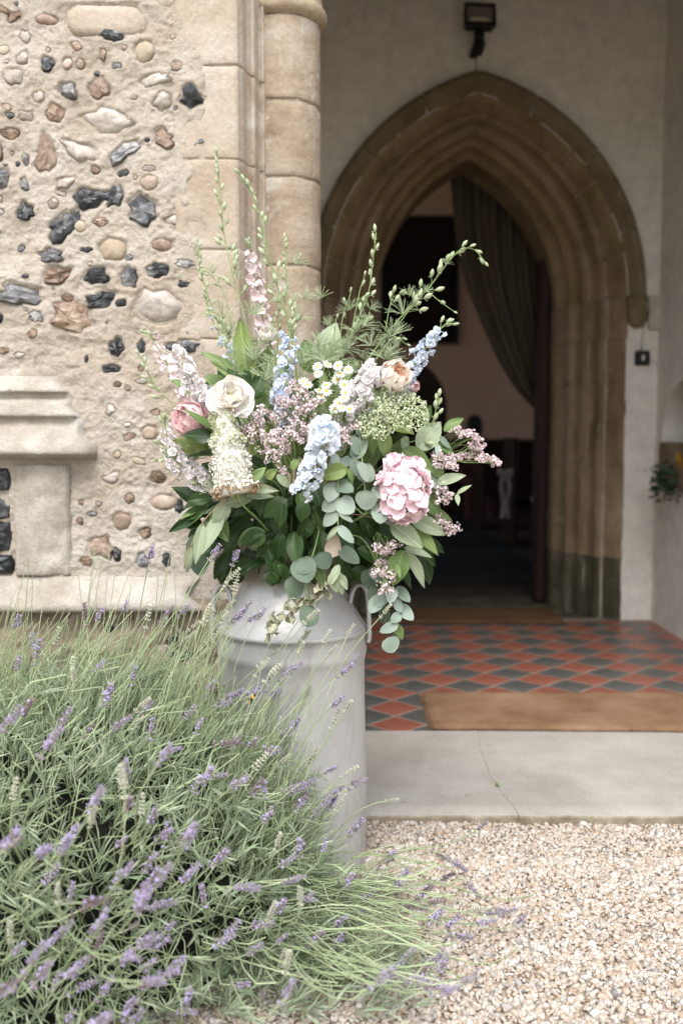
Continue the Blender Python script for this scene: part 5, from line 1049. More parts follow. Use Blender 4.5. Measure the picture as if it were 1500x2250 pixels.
def plume():
    global _core
    t = stem_thing('plume_hydrangea', 'cone shaped creamy plume, green at its tip and browned at its foot', 'hydrangea'); A, B_ = at(487, 903, 2.02), at(520, 1085, 2.0)
    stem_part(spline([MOUTH, MOUTH.lerp(B_, .6), B_, B_.lerp(A, .8)], 5), .003, .0015, t); ax = (B_ - A)
    mb = MB(); R3 = basis(ax); P_ = [(max(.001, .8 * (.020 + .026 * f ** .8) * min(1, f * 9 + .2)), f * ax.length) for f in np.linspace(0, 1, 9)]; lathe(mb, P_ + [(.001, ax.length)], 14); put('plume_core', mb.mesh('plume_core', P_plume), t, TRS(A, R3))
    for nm_, mt_, f0, f1, n in (('green_tip', P_plumeg, 0, .42, 300), ('white_blossom', P_plume, .30, .95, 600), ('brown_blossom', P_plumeb, .86, 1.02, 130)):
        mb = MB()
        for k in range(n):
            f = f0 + (f1 - f0) * rnd(0, 1) ** .8; rad = (.020 + .026 * f ** .8 + .004 * math.sin(f * 22)) * rnd(.80, 1.06); a = rnd(0, 6.283); e1 = ax.orthogonal().normalized(); e2 = ax.normalized().cross(e1)
            o = A + ax * f + (e1 * math.cos(a) + e2 * math.sin(a)) * rad; specks(mb, o, .0028, 3, .0027 if f0 else .0021)
        kind(put(nm_, mb.mesh(nm_, mt_), t), 'stuff')
plume()
def umbel(label, px, py, Y, wpx, hpx, face):
    t = stem_thing('wild_carrot', label, 'wild carrot', 'green umbels in the churn'); c = at(px, py, Y); Rr = wpx / 2 / FPX * Y; B = basis(face); hub = c - Vector(face).normalized() * Rr * .9
    stem_part(spline([MOUTH, MOUTH.lerp(hub, .5) + Vector((0, .02, .01)), hub], 5), .0025, .0018, t); ms, mf = MB(), MB()
    for k in range(46):
        q = math.sqrt((k + .5) / 46); a = k * 2.4; p = c + B @ Vector((q * math.cos(a) * Rr, q * math.sin(a) * Rr * hpx / wpx * 1.3, (.25 * (1 - q * q) + rnd(-.05, .05)) * Rr)); tube(ms, [hub, hub.lerp(p, .6) + jit(.003), p], [.0009, .0006, .0005], 4, cap=False); specks(mf, p, .0066, 20, .0023)
    kind(put('rays', ms.mesh('rays', G_stem), t), 'stuff'); kind(put('blossom', mf.mesh('umbel', P_umb), t), 'stuff')
umbel('broad green umbel under the peach rose', 884, 900, 2.05, 118, 92, (.25, -.70, .62)); umbel('looser green umbel left of the broad one', 828, 925, 2.055, 92, 72, (-.1, -.78, .5))
# feverfew daisies
def daisy(t, px, py, Y, s):
    c = at(px, py, Y); f = (Vector((0, -.7, .55)) + jit(.35)).normalized(); mb = MB(); n = random.randint(11, 14)
    for k in range(n): petal(mb, 1, .17, 0, rnd(-.25, .1), RZ(k * 6.283 / n + rnd(-.06, .06)) @ MT(.3, 0, 0) @ RY(R(rnd(-6, 10))), 0, 3, 2, base=.5)
    B = TRS(c, basis(f, rnd(0, 6)), s); h = put('daisy_head', mb.mesh('daisy_rays', P_white), t, B)
    mb = MB(); lathe(mb, [(.40, -.05), (.38, .08), (.28, .2), (.12, .26), (.001, .27)], 10); put('daisy_eye', mb.mesh('daisy_eye', P_yel), h, B); return c - f * s * .1
def feverfew(label, heads, Y, fork):
    t = stem_thing('feverfew_stem', label, 'feverfew', 'feverfew stems in the churn'); fk = at(*fork, Y + .04); stem_part(spline([MOUTH, MOUTH.lerp(fk, .5), fk], 5), .002, .0014, t); mb = MB()
    for px, py in heads:
        c = daisy(t, px, py, Y + rnd(-.012, .02), rnd(.0088, .0108)); tube(mb, [fk, fk.lerp(c, .5) + jit(.006), c], .0009, 4, cap=False)
    put('side_stems', mb.mesh('side_stems', G_stem), t)
feverfew('feverfew with the topmost white daisies, over the pink sprays', [(699, 821), (720, 800), (742, 803), (747, 821), (740, 834), (756, 845), (697, 805), (765, 812)], 2.05, (730, 900))
feverfew('feverfew with white daisies in the middle of the flowers', [(675, 845), (716, 846), (717, 859), (705, 870), (701, 858), (692, 919), (687, 936), (668, 838)], 2.045, (705, 930))
feverfew('feverfew with white daisies touching the white stock', [(755, 874), (752, 896), (734, 898), (768, 898), (744, 886), (759, 862)], 2.03, (740, 950))
# statice sprays
def statice(label, tips, Y, fork, dens=22, rad=.0108):
    t = stem_thing('statice_spray', label, 'statice', 'pink statice sprays in the churn'); fk = at(*fork, Y + .05); stem_part(spline([MOUTH, MOUTH.lerp(fk, .5) + Vector((0, .02, 0)), fk], 5), .0018, .0014, t); ms, mf = MB(), MB()
    for px, py in [q_ for q_ in tips for _ in (0, 1)]:
        c = at(px + rnd(-9, 9), py + rnd(-9, 9), Y + rnd(-.02, .025)); mid = fk.lerp(c, .55) + jit(.012); tube(ms, [fk, mid, c], [.0011, .0009, .0006], 4, cap=False)
        for q in range(5):
            e = c + Vector((rnd(-1, 1), rnd(-.6, .6), rnd(-.5, .7))) * rad * 1.25; tube(ms, [mid.lerp(c, .6), e], .0005, 3, cap=False); specks(mf, e, rad * .42, dens // 5 + 2, .0027)
    kind(put('branches', ms.mesh('branches', G_stem), t), 'stuff'); kind(put('blossom', mf.mesh('statice', P_stat), t), 'stuff')
statice('pink statice right beside the creamy plume', [(535, 903), (564, 903), (556, 924), (529, 940), (561, 935), (567, 961), (548, 977), (540, 952)], 2.03, (580, 1010))
statice('pink statice above the hanging delphinium', [(607, 953), (628, 945), (609, 975), (588, 983), (620, 983), (601, 1007), (612, 1028), (628, 1001), (590, 965), (640, 960)], 2.02, (640, 1040))
statice('pink statice in the middle of the flowers', [(617, 887), (612, 911), (639, 921), (660, 967), (673, 964), (673, 951), (644, 884), (660, 905), (690, 965), (650, 935), (690, 935)], 2.04, (660, 1000))
statice('pink statice mixed with the daisies', [(647, 849), (623, 873), (671, 873), (668, 890), (689, 880), (671, 904), (686, 907), (716, 919), (722, 937), (700, 925), (660, 860)], 2.05, (680, 970))
statice('pink statice just right of the daisies', [(752, 949), (737, 952), (720, 955), (765, 960), (770, 945)], 2.02, (740, 1010))
statice('pale statice reaching far right before the doorway', [(1010, 952), (1004, 945), (1036, 956), (1045, 960), (1043, 985), (1030, 1000), (1055, 1000), (1068, 1004), (1085, 1016), (1015, 1005), (1050, 985)], 2.12, (955, 1005), 26, .0085)
statice('deep pink statice cluster above the hydrangea', [(962, 995), (972, 1002), (984, 1008), (994, 1014), (975, 1012), (988, 1022)], 2.10, (930, 1030))
statice('pink statice right of the hydrangea', [(966, 1063), (970, 1078), (980, 1092), (975, 1100), (964, 1142), (978, 1150), (998, 1168), (990, 1165)], 2.10, (930, 1110), 20)
statice('pink statice hanging lowest over the churn shoulder', [(836, 1204), (863, 1206), (850, 1210), (840, 1240), (850, 1252), (858, 1264), (846, 1280), (842, 1292), (838, 1258)], 2.06, (830, 1170), 20)
# leafy branches: (base, tip, width, kind, depth)
def branch(label, cat, ls, twig, name='leafy_branch', group=None, mat=None):
    t = stem_thing(name, label, cat, group); p = wpath(twig); stem_part(p, .0022, .001, t, 'twig', mat or G_stem)
    for b_, tp, wd, kd, Y in ls: leaf(t, b_, tp, wd, kd, Y)
    return t
branch('hornbeam branch with pale ribbed leaves right of the umbels', 'branch', [((918, 988), (970, 922), 56, 'pale', 2.10), ((975, 948), (1012, 914), 28, 'mid', 2.12), ((955, 968), (1005, 992), 32, 'mid', 2.11), ((885, 985), (950, 1032), 46, 'mid', 2.08), ((850, 925), (908, 956), 50, 'lime', 2.06), ((880, 965), (905, 985), 40, 'pale', 2.1), ((965, 960), (990, 985), 14, 'euc', 2.1), ((960, 975), (965, 1010), 12, 'euc', 2.1), ((940, 1010), (975, 1055), 34, 'mid', 2.12)], [(800, 1060, 2.14), (870, 1000, 2.12), (920, 985, 2.12), (965, 950, 2.12)])
branch('hornbeam branch fanning out below the hydrangea', 'branch', [((858, 1150), (928, 1206), 50, 'pale', 2.05), ((898, 1138), (986, 1172), 42, 'pale', 2.08), ((903, 1158), (968, 1208), 38, 'lime', 2.1), ((888, 1204), (948, 1227), 26, 'pale', 2.07), ((886, 1208), (862, 1288), 54, 'mid', 2.06), ((886, 1210), (946, 1289), 36, 'pale', 2.06), ((930, 1090), (968, 1130), 40, 'mid', 2.12), ((870, 1240), (880, 1265), 14, 'mid', 2.05), ((940, 1120), (1000, 1140), 24, 'mid', 2.13), ((850, 1200), (820, 1250), 42, 'mid', 2.1)], [(760, 1130, 2.14), (850, 1150, 2.09), (895, 1200, 2.08)], mat=G_twig)
branch('branch with a long pale leaf pointing right past the hydrangea', 'branch', [((960, 1062), (1023, 1046), 30, 'pale', 2.1), ((945, 1040), (985, 1085), 34, 'euc', 2.11), ((1003, 1086), (1034, 1062), 12, 'pale', 2.1), ((1003, 1086), (1006, 1112), 13, 'pale', 2.1), ((940, 1060), (962, 1110), 38, 'mid', 2.13)], [(820, 1100, 2.14), (920, 1070, 2.12), (1000, 1085, 2.1)])
branch('dark green hornbeam branch over the umbels\' foot', 'branch', [((818, 925), (812, 1000), 42, 'mid', 2.05), ((838, 940), (856, 1012), 36, 'mid', 2.04), ((815, 885), (858, 862), 42, 'pale', 2.07), ((800, 900), (790, 960), 30, 'eucd', 2.07), ((722, 1020), (690, 1050), 30, 'mid', 2.0), ((762, 1030), (705, 1045), 40, 'lime', 2.0), ((760, 1030), (785, 1060), 24, 'mid', 2.0)], [(760, 1060, 2.1), (800, 980, 2.08), (820, 910, 2.07)])
branch('lobed pale leaf rising beside the shaft', 'branch', [((700, 810), (740, 702), 66, 'pale', 2.25), ((690, 820), (668, 745), 60, 'mid', 2.27), ((720, 800), (770, 740), 40, 'pale', 2.25), ((735, 830), (790, 790), 44, 'mid', 2.24)], [(700, 920, 2.22), (705, 830, 2.24), (715, 780, 2.25)])
branch('tall lime green leaves left of the pink larkspur', 'branch', [((545, 845), (527, 700), 52, 'lime', 2.2), ((530, 822), (440, 766), 24, 'mid', 2.2), ((532, 836), (464, 795), 26, 'lime', 2.2), ((520, 860), (448, 842), 42, 'mid', 2.18), ((560, 850), (520, 810), 40, 'dark', 2.2), ((570, 850), (590, 760), 40, 'mid', 2.24), ((600, 880), (560, 820), 44, 'mid', 2.2), ((590, 900), (560, 860), 40, 'mid', 2.15)], [(590, 950, 2.2), (550, 860, 2.21), (535, 780, 2.21)])
branch('drooping hornbeam spray with pale folded leaves at the lower left', 'branch', [((498, 1108), (558, 1084), 36, 'pale', 2.04), ((492, 1128), (440, 1218), 44, 'pale', 2.06), ((446, 1150), (428, 1238), 28, 'pale', 2.06), ((540, 1092), (603, 1082), 24, 'pale', 2.02), ((525, 1068), (612, 1078), 26, 'pale', 2.03), ((470, 1125), (500, 1190), 46, 'mid', 2.08), ((420, 1200), (405, 1262), 24, 'pale', 2.08), ((436, 1170), (437, 1268), 48, 'eucd', 2.12), ((500, 1100), (470, 1160), 40, 'pale', 2.05)], [(600, 1090, 2.1), (520, 1078, 2.04), (470, 1120, 2.05), (432, 1170, 2.06), (404, 1250, 2.07)], mat=G_twig)
branch('dark pointed leaves sticking out at the left', 'branch', [((458, 1118), (372, 1170), 30, 'dark', 2.15), ((450, 1112), (382, 1058), 46, 'dark', 2.18), ((470, 945), (404, 898), 28, 'mid', 2.04), ((472, 962), (402, 950), 40, 'dark', 2.05), ((480, 1000), (410, 1000), 34, 'dark', 2.1), ((455, 1090), (400, 1110), 30, 'dark', 2.17), ((440, 1120), (395, 1140), 22, 'mid', 2.15), ((520, 1200), (400, 1190), 24, 'mid', 2.2)], [(600, 1100, 2.16), (520, 1080, 2.14), (470, 1100, 2.15)])
branch('small bright leaves around the foot of the statice', 'branch', [((550, 1058), (580, 1028), 26, 'mid', 2.0), ((585, 1050), (612, 1030), 24, 'lime', 2.0), ((608, 1042), (640, 1072), 22, 'pale', 2.0), ((560, 1000), (545, 960), 30, 'lime', 2.05), ((640, 1030), (660, 1010), 24, 'mid', 2.01), ((530, 985), (552, 950), 20, 'lime', 2.04)], [(620, 1080, 2.1), (590, 1050, 2.02), (565, 1040, 2.01)])
branch('eucalyptus stem with round grey leaves left of the hydrangea', 'eucalyptus', [((805, 1076), (804, 1122), 42, 'euc', 2.0), ((850, 1075), (818, 1085), 34, 'euc', 2.02), ((836, 1105), (835, 1150), 36, 'euc', 2.02), ((800, 1060), (810, 1020), 34, 'euc', 2.03), ((812, 1055), (790, 1015), 30, 'euc', 2.03), ((790, 1000), (775, 955), 24, 'euc', 2.05), ((790, 1045), (770, 1005), 26, 'euc', 2.04), ((780, 1010), (800, 950), 34, 'euc', 2.05), ((845, 1120), (862, 1150), 40, 'euc', 2.04)], [(740, 1080, 2.14), (800, 1130, 2.03), (800, 1060, 2.03), (790, 960, 2.05)], 'eucalyptus_stem', 'eucalyptus stems in the churn')
branch('eucalyptus stem hanging with paired leaves below the middle', 'eucalyptus', [((743, 1098), (706, 1120), 30, 'euc', 2.0), ((743, 1098), (778, 1125), 40, 'euc', 2.0), ((743, 1125), (706, 1152), 30, 'euc', 2.0), ((743, 1126), (777, 1146), 15, 'euc', 1.99), ((742, 1156), (717, 1188), 14, 'pale', 1.99), ((742, 1156), (777, 1192), 20, 'euc', 1.99), ((735, 1060), (720, 1100), 34, 'euc', 2.01), ((740, 1060), (775, 1080), 30, 'eucd', 2.01), ((740, 1030), (735, 990), 20, 'euc', 2.03), ((748, 1030), (765, 1000), 20, 'euc', 2.03)], [(740, 1000, 2.1), (742, 1050, 2.01), (743, 1110, 2.0), (742, 1156, 1.99)], 'eucalyptus_stem', 'eucalyptus stems in the churn')
branch('eucalyptus stem trailing lowest beside the churn handle', 'eucalyptus', [((850, 1300), (825, 1332), 26, 'euc', 2.1), ((862, 1290), (858, 1322), 24, 'euc', 2.08), ((866, 1318), (885, 1345), 24, 'euc', 2.08), ((875, 1330), (908, 1362), 26, 'euc', 2.1), ((880, 1350), (858, 1366), 20, 'euc', 2.07), ((875, 1372), (832, 1386), 22, 'euc', 2.07), ((868, 1370), (884, 1406), 22, 'mid', 2.09), ((852, 1400), (866, 1434), 38, 'euc', 2.07), ((838, 1310), (812, 1345), 28, 'euc', 2.1), ((850, 1330), (838, 1372), 24, 'eucd', 2.11), ((870, 1290), (900, 1322), 24, 'euc', 2.1), ((830, 1290), (808, 1318), 26, 'eucd', 2.12), ((825, 1255), (800, 1290), 40, 'eucd', 2.12), ((820, 1240), (845, 1280), 36, 'eucd', 2.12)], [(790, 1180, 2.12), (830, 1240, 2.1), (865, 1310, 2.09), (872, 1370, 2.08), (862, 1400, 2.08)], 'eucalyptus_stem', 'eucalyptus stems in the churn')
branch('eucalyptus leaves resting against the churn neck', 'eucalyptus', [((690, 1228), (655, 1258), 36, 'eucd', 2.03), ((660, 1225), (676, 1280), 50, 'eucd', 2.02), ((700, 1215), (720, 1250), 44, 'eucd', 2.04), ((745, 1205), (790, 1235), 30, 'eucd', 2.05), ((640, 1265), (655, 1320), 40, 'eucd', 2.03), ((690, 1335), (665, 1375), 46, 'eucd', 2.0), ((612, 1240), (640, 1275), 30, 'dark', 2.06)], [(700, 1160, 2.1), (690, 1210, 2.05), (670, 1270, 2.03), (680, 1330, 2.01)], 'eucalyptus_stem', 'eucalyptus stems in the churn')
FG = 'dark leafy branches filling the lower bouquet'
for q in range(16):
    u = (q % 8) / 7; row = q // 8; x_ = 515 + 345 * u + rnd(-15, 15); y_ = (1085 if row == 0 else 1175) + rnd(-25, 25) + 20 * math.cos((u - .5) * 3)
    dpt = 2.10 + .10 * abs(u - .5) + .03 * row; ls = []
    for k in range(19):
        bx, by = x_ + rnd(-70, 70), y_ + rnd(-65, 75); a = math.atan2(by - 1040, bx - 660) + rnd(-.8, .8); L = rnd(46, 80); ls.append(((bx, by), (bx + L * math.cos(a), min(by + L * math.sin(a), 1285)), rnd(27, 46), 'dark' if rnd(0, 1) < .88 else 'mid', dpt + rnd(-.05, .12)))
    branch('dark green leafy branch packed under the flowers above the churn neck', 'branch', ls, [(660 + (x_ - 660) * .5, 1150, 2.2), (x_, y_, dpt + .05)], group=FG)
BG = 'green leafy branches packed behind the flowers'
for q in range(8):
    u = q / 7; x_ = 470 + 400 * u; ls = []
    for k in range(13):
        bx, by = x_ + rnd(-50, 50), rnd(840, 1030); a = math.atan2(by - 1150, bx - 660) + rnd(-.6, .6); L = rnd(45, 85); ls.append(((bx, by), (bx + L * math.cos(a), by + L * math.sin(a)), rnd(26, 44), random.choice(('dark', 'dark', 'mid', 'mid', 'lime')), 2.16 + rnd(-.03, .12)))
    branch('mid green leafy branch packed behind the flowers', 'branch', ls, [(660 + (x_ - 660) * .5, 1060, 2.2), (x_, 930, 2.2)], group=BG)
# fine green stems filling between the blooms
t = stem_thing('fennel_spray', 'fine feathery green filler among the tall stems', 'foliage'); p = wpath([(660, 900, 2.2), (650, 820, 2.2)]); stem_part(p, .002, .001, t)
for k in range(46): tuft(t, rnd(490, 870), rnd(780, 960), 2.12 + rnd(0, .15), rnd(.04, .075), (rnd(-.6, .6), -.3, 1))
for k in range(34):
    x_ = rnd(500, 880); tuft(t, x_, 800 - rnd(0, 190) * math.exp(-((x_ - 680) / 230) ** 2) , 2.2 + rnd(-.03, .06), rnd(.028, .05), (rnd(-.6, .6), -.2, 1))
# withered spray lying over the churn shoulder
G_dry = leafm('withered_leaf', (0.30, 0.31, 0.20), (0.44, 0.43, 0.31), .15, .7)
t = thing('withered_spray', 'withered grey-green leafy sprig lying on the churn shoulder', 'sprig', at(650, 1340, 2.06)); A, B_ = at(728, 1282, 2.04), at(585, 1395, 2.05); p = spline([A, A.lerp(B_, .5) + Vector((0, -.012, .01)), B_], 8); stem_part(p, .002, .001, t, 'twig', G_twig)
for k in range(46):
    pp, tt = along(p, rnd(0, 1)); d = rdir(tt, rnd(.4, 1.2)); L = rnd(.012, .032); mb = MB(); petal(mb, L, L * .30, .5, rnd(-.5, .5), TRS(pp, basis(d.orthogonal(), rnd(0, 6))), .12, 4, 3, ph=rnd(0, 6)); put('withered_leaf', mb.mesh('withered_leaf', G_dry), t)
t = thing('curled_bracts', 'pale ribbed bracts curling at the churn neck', 'bract', at(742, 1285, 2.03))
for b_, tp, wd in (((736, 1250), (752, 1308), 30), ((724, 1262), (742, 1300), 24), ((750, 1262), (762, 1296), 22), ((745, 1240), (728, 1285), 22)): leaf(t, b_, tp, wd, 'pale', 2.03, 2.02, name='bract')
mb = MB(); petal(mb, .052, .016, .3, .2, TRS(at(728, 1225, 2.05), basis((0, -1, .2), 1.4)), .06, 6, 4); put('papery_leaf', mb.mesh('papery_leaf', leafm('papery', (.55, .45, .36), (.62, .54, .45), .2)), t)
# ------------------------------------------------------------------ lavender
L_stem = leafm('lavender_stem', (0.269, 0.347, 0.179), (0.426, 0.487, 0.308), 0, .65)
L_leaf = leafm('lavender_leaf', (0.224, 0.302, 0.174), (0.414, 0.470, 0.336), .15, .65, .2)
L_cal = leafm('lavender_calyx', (0.27, 0.225, 0.27), (0.43, 0.38, 0.42), .1, .7, .1)
L_cor = leafm('lavender_corolla', (0.38, 0.32, 0.56), (0.58, 0.51, 0.74), .25, .6, .1)
L_fad = leafm('faded_calyx', (0.46, 0.47, 0.36), (0.60, 0.58, 0.49), .1, .8, .1)
L_brown = leafm('spent_calyx', (0.20, 0.15, 0.15), (0.33, 0.26, 0.27), .1, .8, .1)
MC = Vector((-.56, 1.98, 0)); MR = Vector((.56, .50, .56))                    # the leafy mound
def spike_mesh(seed, faded, spent=False):
    """flower spike along +Z, one unit long: whorls of little calyces, the open ones with violet lips"""
    r = random.Random(seed); mb = MB(); nw = r.randint(6, 9); z = 0.0
    tube(mb, [Vector((0, 0, 0)), Vector((0, 0, .98))], .018, 4, m=0)
    for k in range(nw):
        z = k / nw if k or r.random() < .5 else -.22
        n = r.randint(7, 9); rad = .105 * (1 - .45 * k / nw) * (.75 if k == 0 else 1)
        for i in range(n):
            a = 6.283 * i / n + k * .5 + r.uniform(-.2, .2); d = Vector((math.cos(a), math.sin(a), r.uniform(.75, 1.5))).normalized(); L = r.uniform(.13, .18) * (1 - .25 * k / nw); o = Vector((0, 0, z + r.uniform(-.02, .02))); e = d.orthogonal().normalized(); q = d.cross(e); w_ = L * .17
            o = o + Vector((d.x, d.y, 0)) * rad * .25
            ring = [o + d * L * .5 + (e * math.cos(b) + q * math.sin(b)) * w_ for b in (0, 1.57, 3.14, 4.71)]; tip = [o + d * L + (e * math.cos(b) + q * math.sin(b)) * w_ * .7 for b in (0, 1.57, 3.14, 4.71)]
            mb.add([o] + ring + tip, [(0, 1, 2), (0, 2, 3), (0, 3, 4), (0, 4, 1), (1, 5, 6, 2), (2, 6, 7, 3), (3, 7, 8, 4), (4, 8, 5, 1), (5, 8, 7, 6)], 0)
            if not faded and not spent and r.random() < .42 or spent and r.random() < .10:
                t = o + d * L; s = L * r.uniform(.34, .5)
                for b in range(5):
                    a2 = b * 1.257 + r.uniform(-.2, .2); u = (e * math.cos(a2) + q * math.sin(a2)); v = d.cross(u); mb.add([t, t + u * s * .55 + v * s * .3 + d * s * .45, t + u * s + d * s * .35, t + u * s * .55 - v * s * .3 + d * s * .45], [(0, 1, 2, 3)], 1)
    return mb.mesh('lavender_spike', [L_fad if faded else L_brown if spent else L_cal, L_cor])
SPK = [spike_mesh(k, False) for k in range(9)]; SPF = [spike_mesh(k + 30, True) for k in range(4)]; SPS = [spike_mesh(k + 50, False, True) for k in range(4)]
lav = thing('lavender_bush', 'sprawling lavender bush in flower at the foot of the flint wall', 'lavender', (MC.x, MC.y, 0))
def hit(px, py, k):
    d = ray(px, py); o = _O - MC; A = Vector((d.x / MR.x, d.y / MR.y, d.z / MR.z)) / k; Bv = Vector((o.x / MR.x, o.y / MR.y, o.z / MR.z)) / k
    a, b_, c = A.dot(A), 2 * A.dot(Bv), Bv.dot(Bv) - 1; q = b_ * b_ - 4 * a * c
    return None if q < 0 else _O + d * ((-b_ - math.sqrt(q)) / (2 * a))
def spot(px, py):
    g = onz(px, py, .10) if ray(px, py).z < -.02 else None
    h = hit(px, py, 1.10)
    if h is not None and h.z > .02 and h.y > .9: return h
    if g is not None and g.y < 2.12 and px > 560: return onz(px, py, rnd(.05, .13))
    return at(px, py, 2.0 + rnd(-.12, .08))
Zf4 = [(85,550,1),(400,310,1),(470,320,2),(590,280,1),(800,310,2),(870,300,2),(770,340,2),(1130,320,2),(1095,345,2),(1205,325,2),(1030,40,2),(1110,50,2),(515,690,2),(480,560,2),(630,600,1),(695,755,2),(575,830,2),(710,850,1),(240,910,2),(420,860,2),(60,800,2),(35,830,2),(130,760,2),(310,800,2),(895,780,2),(940,840,2),(1000,650,2),(985,690,2),(1100,700,3),(1180,690,3),(1225,690,3),(1060,740,3),(1290,690,2),(1350,590,2),(1350,870,2),(1080,920,3),(1110,905,3),(1190,920,2),(1280,960,3),(780,970,2),(820,955,3),(600,1040,1),(980,1070,2),(1040,1075,3),(930,1120,2),(1130,1105,2),(1245,1140,1),(1210,1130,2),(460,1180,2),(605,1210,1),(720,1270,2),(780,1350,1),(900,1350,2),(860,1370,2),(580,1395,1),(1260,1265,2),(1400,1150,3),(1440,1120,3),(1415,1220,2),(1490,1240,2),(50,1390,2),(200,1430,2),(310,1400,2),(340,1350,2),(1410,1410,1),(1040,1460,2),(160,450,1),(175,490,1),(85,350,1),(710,30,1),(1015,20,2)]
F4 = [(1080,150,2),(1090,270,2),(1060,330,2),(980,310,2),(920,370,2),(1060,310,2),(940,560,2),(960,500,2),(975,530,2),(1230,570,2),(1290,500,2),(1290,590,2),(350,600,1),(810,500,2),(680,740,2),(660,820,2),(1310,830,1),(1230,1010,2),(1310,1380,1),(440,1260,1),(700,320,1),(1460,360,2),(1440,420,2),(1420,480,2),(1350,270,2),(1020,420,2),(900,420,2),(270,420,1),(340,560,1),(1340,1000,2)]
Zf5 = [(405,95,2),(530,120,2),(630,180,2),(1230,50,3),(1245,110,2),(1345,110,2),(1385,80,2),(1105,170,2),(505,280,2),(780,240,2),(680,245,2),(50,290,2),(190,320,2),(300,250,2),(265,300,2),(1235,300,1),(1335,290,1),(1180,360,2),(530,390,2),(490,430,2),(620,365,2),(640,410,2),(680,420,2),(790,400,2),(770,420,2),(910,340,2),(215,410,2),(300,480,1),(590,490,2),(690,535,3),(650,545,3),(590,530,2),(840,495,1),(990,465,3),(1030,465,3),(1205,445,3),(1230,430,3),(1150,550,2),(1270,510,3),(360,550,3),(400,520,3),(430,590,2),(240,660,2),(210,690,2),(270,640,2),(390,640,2),(550,630,3),(700,630,2),(600,690,2),(660,700,2),(630,690,2),(410,690,2),(150,750,2),(540,760,3),(515,760,2),(730,780,2),(620,790,2),(330,780,2),(180,820,2),(235,850,2),(300,820,2),(640,850,3),(600,870,3),(690,830,3),(50,870,3),(350,870,3),(930,680,2),(950,640,2),(1080,620,3),(1160,680,2),(1000,870,3),(1080,920,1),(780,920,2),(1240,860,2),(1190,890,2),(1300,680,2),(1395,690,2),(540,960,2),(770,980,3),(290,1000,2),(420,1020,2),(560,1000,2),(1450,430,3),(1050,720,2),(15,900,3),(80,720,2),(440,880,2)]
F5 = [(40,640,1),(590,120,1),(380,180,1),(1145,270,1),(240,480,1),(1170,750,1),(1120,560,1),(1240,500,1),(60,60,1),(510,20,1)]
Zf6 = [(80,50,3),(318,35,3),(310,190,2),(768,188,2),(60,390,3),(130,460,3),(280,390,2),(420,320,2),(380,350,2),(460,390,2),(480,375,2),(680,340,4),(640,375,2),(730,425,4),(620,300,4),(440,480,3),(490,490,3),(560,430,2),(600,470,3),(350,440,2),(540,490,3),(600,520,2),(660,540,2),(700,600,3),(800,510,3),(830,500,3),(860,510,3),(910,530,2),(780,540,3),(550,590,2),(720,750,3),(740,735,2),(500,660,2),(570,690,3),(610,660,2),(430,750,3),(520,760,3),(590,770,3),(640,790,3),(90,760,2),(160,600,2),(240,610,2),(280,670,2),(460,700,2),(540,740,2),(400,740,2),(330,500,3),(250,540,2),(620,700,2)]
ZC = [(985,830,2),(940,1010,2),(1035,775,2),(660,840,2),(700,815,2),(690,1140,2),(640,1190,2),(880,1610,2),(915,1560,2),(770,1480,3),(720,1600,2),(740,1550,2),(1060,1475,3),(1045,1720,2),(860,1800,1),(730,1830,1),(700,1500,3),(640,1530,3),(480,960,2),(580,980,2),(900,1395,2),(1240,1880,2),(420,470,2),(500,510,2)]
FC = [(1010,600,2),(880,640,2),(905,718,2),(790,520,2),(830,430,2),(1010,1410,2),(800,1310,2),(930,1100,2),(1215,490,2),(1000,1030,2),(520,790,2),(560,860,2),(350,290,2),(360,330,1),(200,520,2),(960,1580,2)]
F6 = [(740,500,3),(880,650,2),(95,440,1),(50,680,1),(930,450,3),(440,97,3)]
ALL = [(x / 2.143, 1200 + y / 2.143, d, 0) for x, y, d in Zf4] + [(x / 2.143, 1200 + y / 2.143, d, 1) for x, y, d in F4] + [(x / 1.875, 1700 + y / 1.875, d, 0) for x, y, d in Zf5] + [(x / 1.875, 1700 + y / 1.875, d, 1) for x, y, d in F5] + [(600 + x / 1.667, 1700 + y / 1.667, d, 0) for x, y, d in Zf6] + [(600 + x / 1.667, 1700 + y / 1.667, d, 1) for x, y, d in F6] + [(380 + x / 2.586, 1150 + y / 2.586, d, 2) for x, y, d in ZC] + [(380 + x / 2.586, 1150 + y / 2.586, d, 3) for x, y, d in FC]
def root_of(p): return Vector((MC.x + .30 + .45 * (p.x - MC.x - .30) if p.x > MC.x + .3 else MC.x + .55 * (p.x - MC.x), MC.y + .45 * (p.y - MC.y) + .02, .02)) + Vector((rnd(-.06, .06), rnd(-.06, .06), 0))
DIRS = {1: Vector((.12, -.05, 1)), 2: Vector((.62, -.08, .78)), 3: Vector((.95, -.05, .28)), 4: Vector((.8, -.1, -.45))}
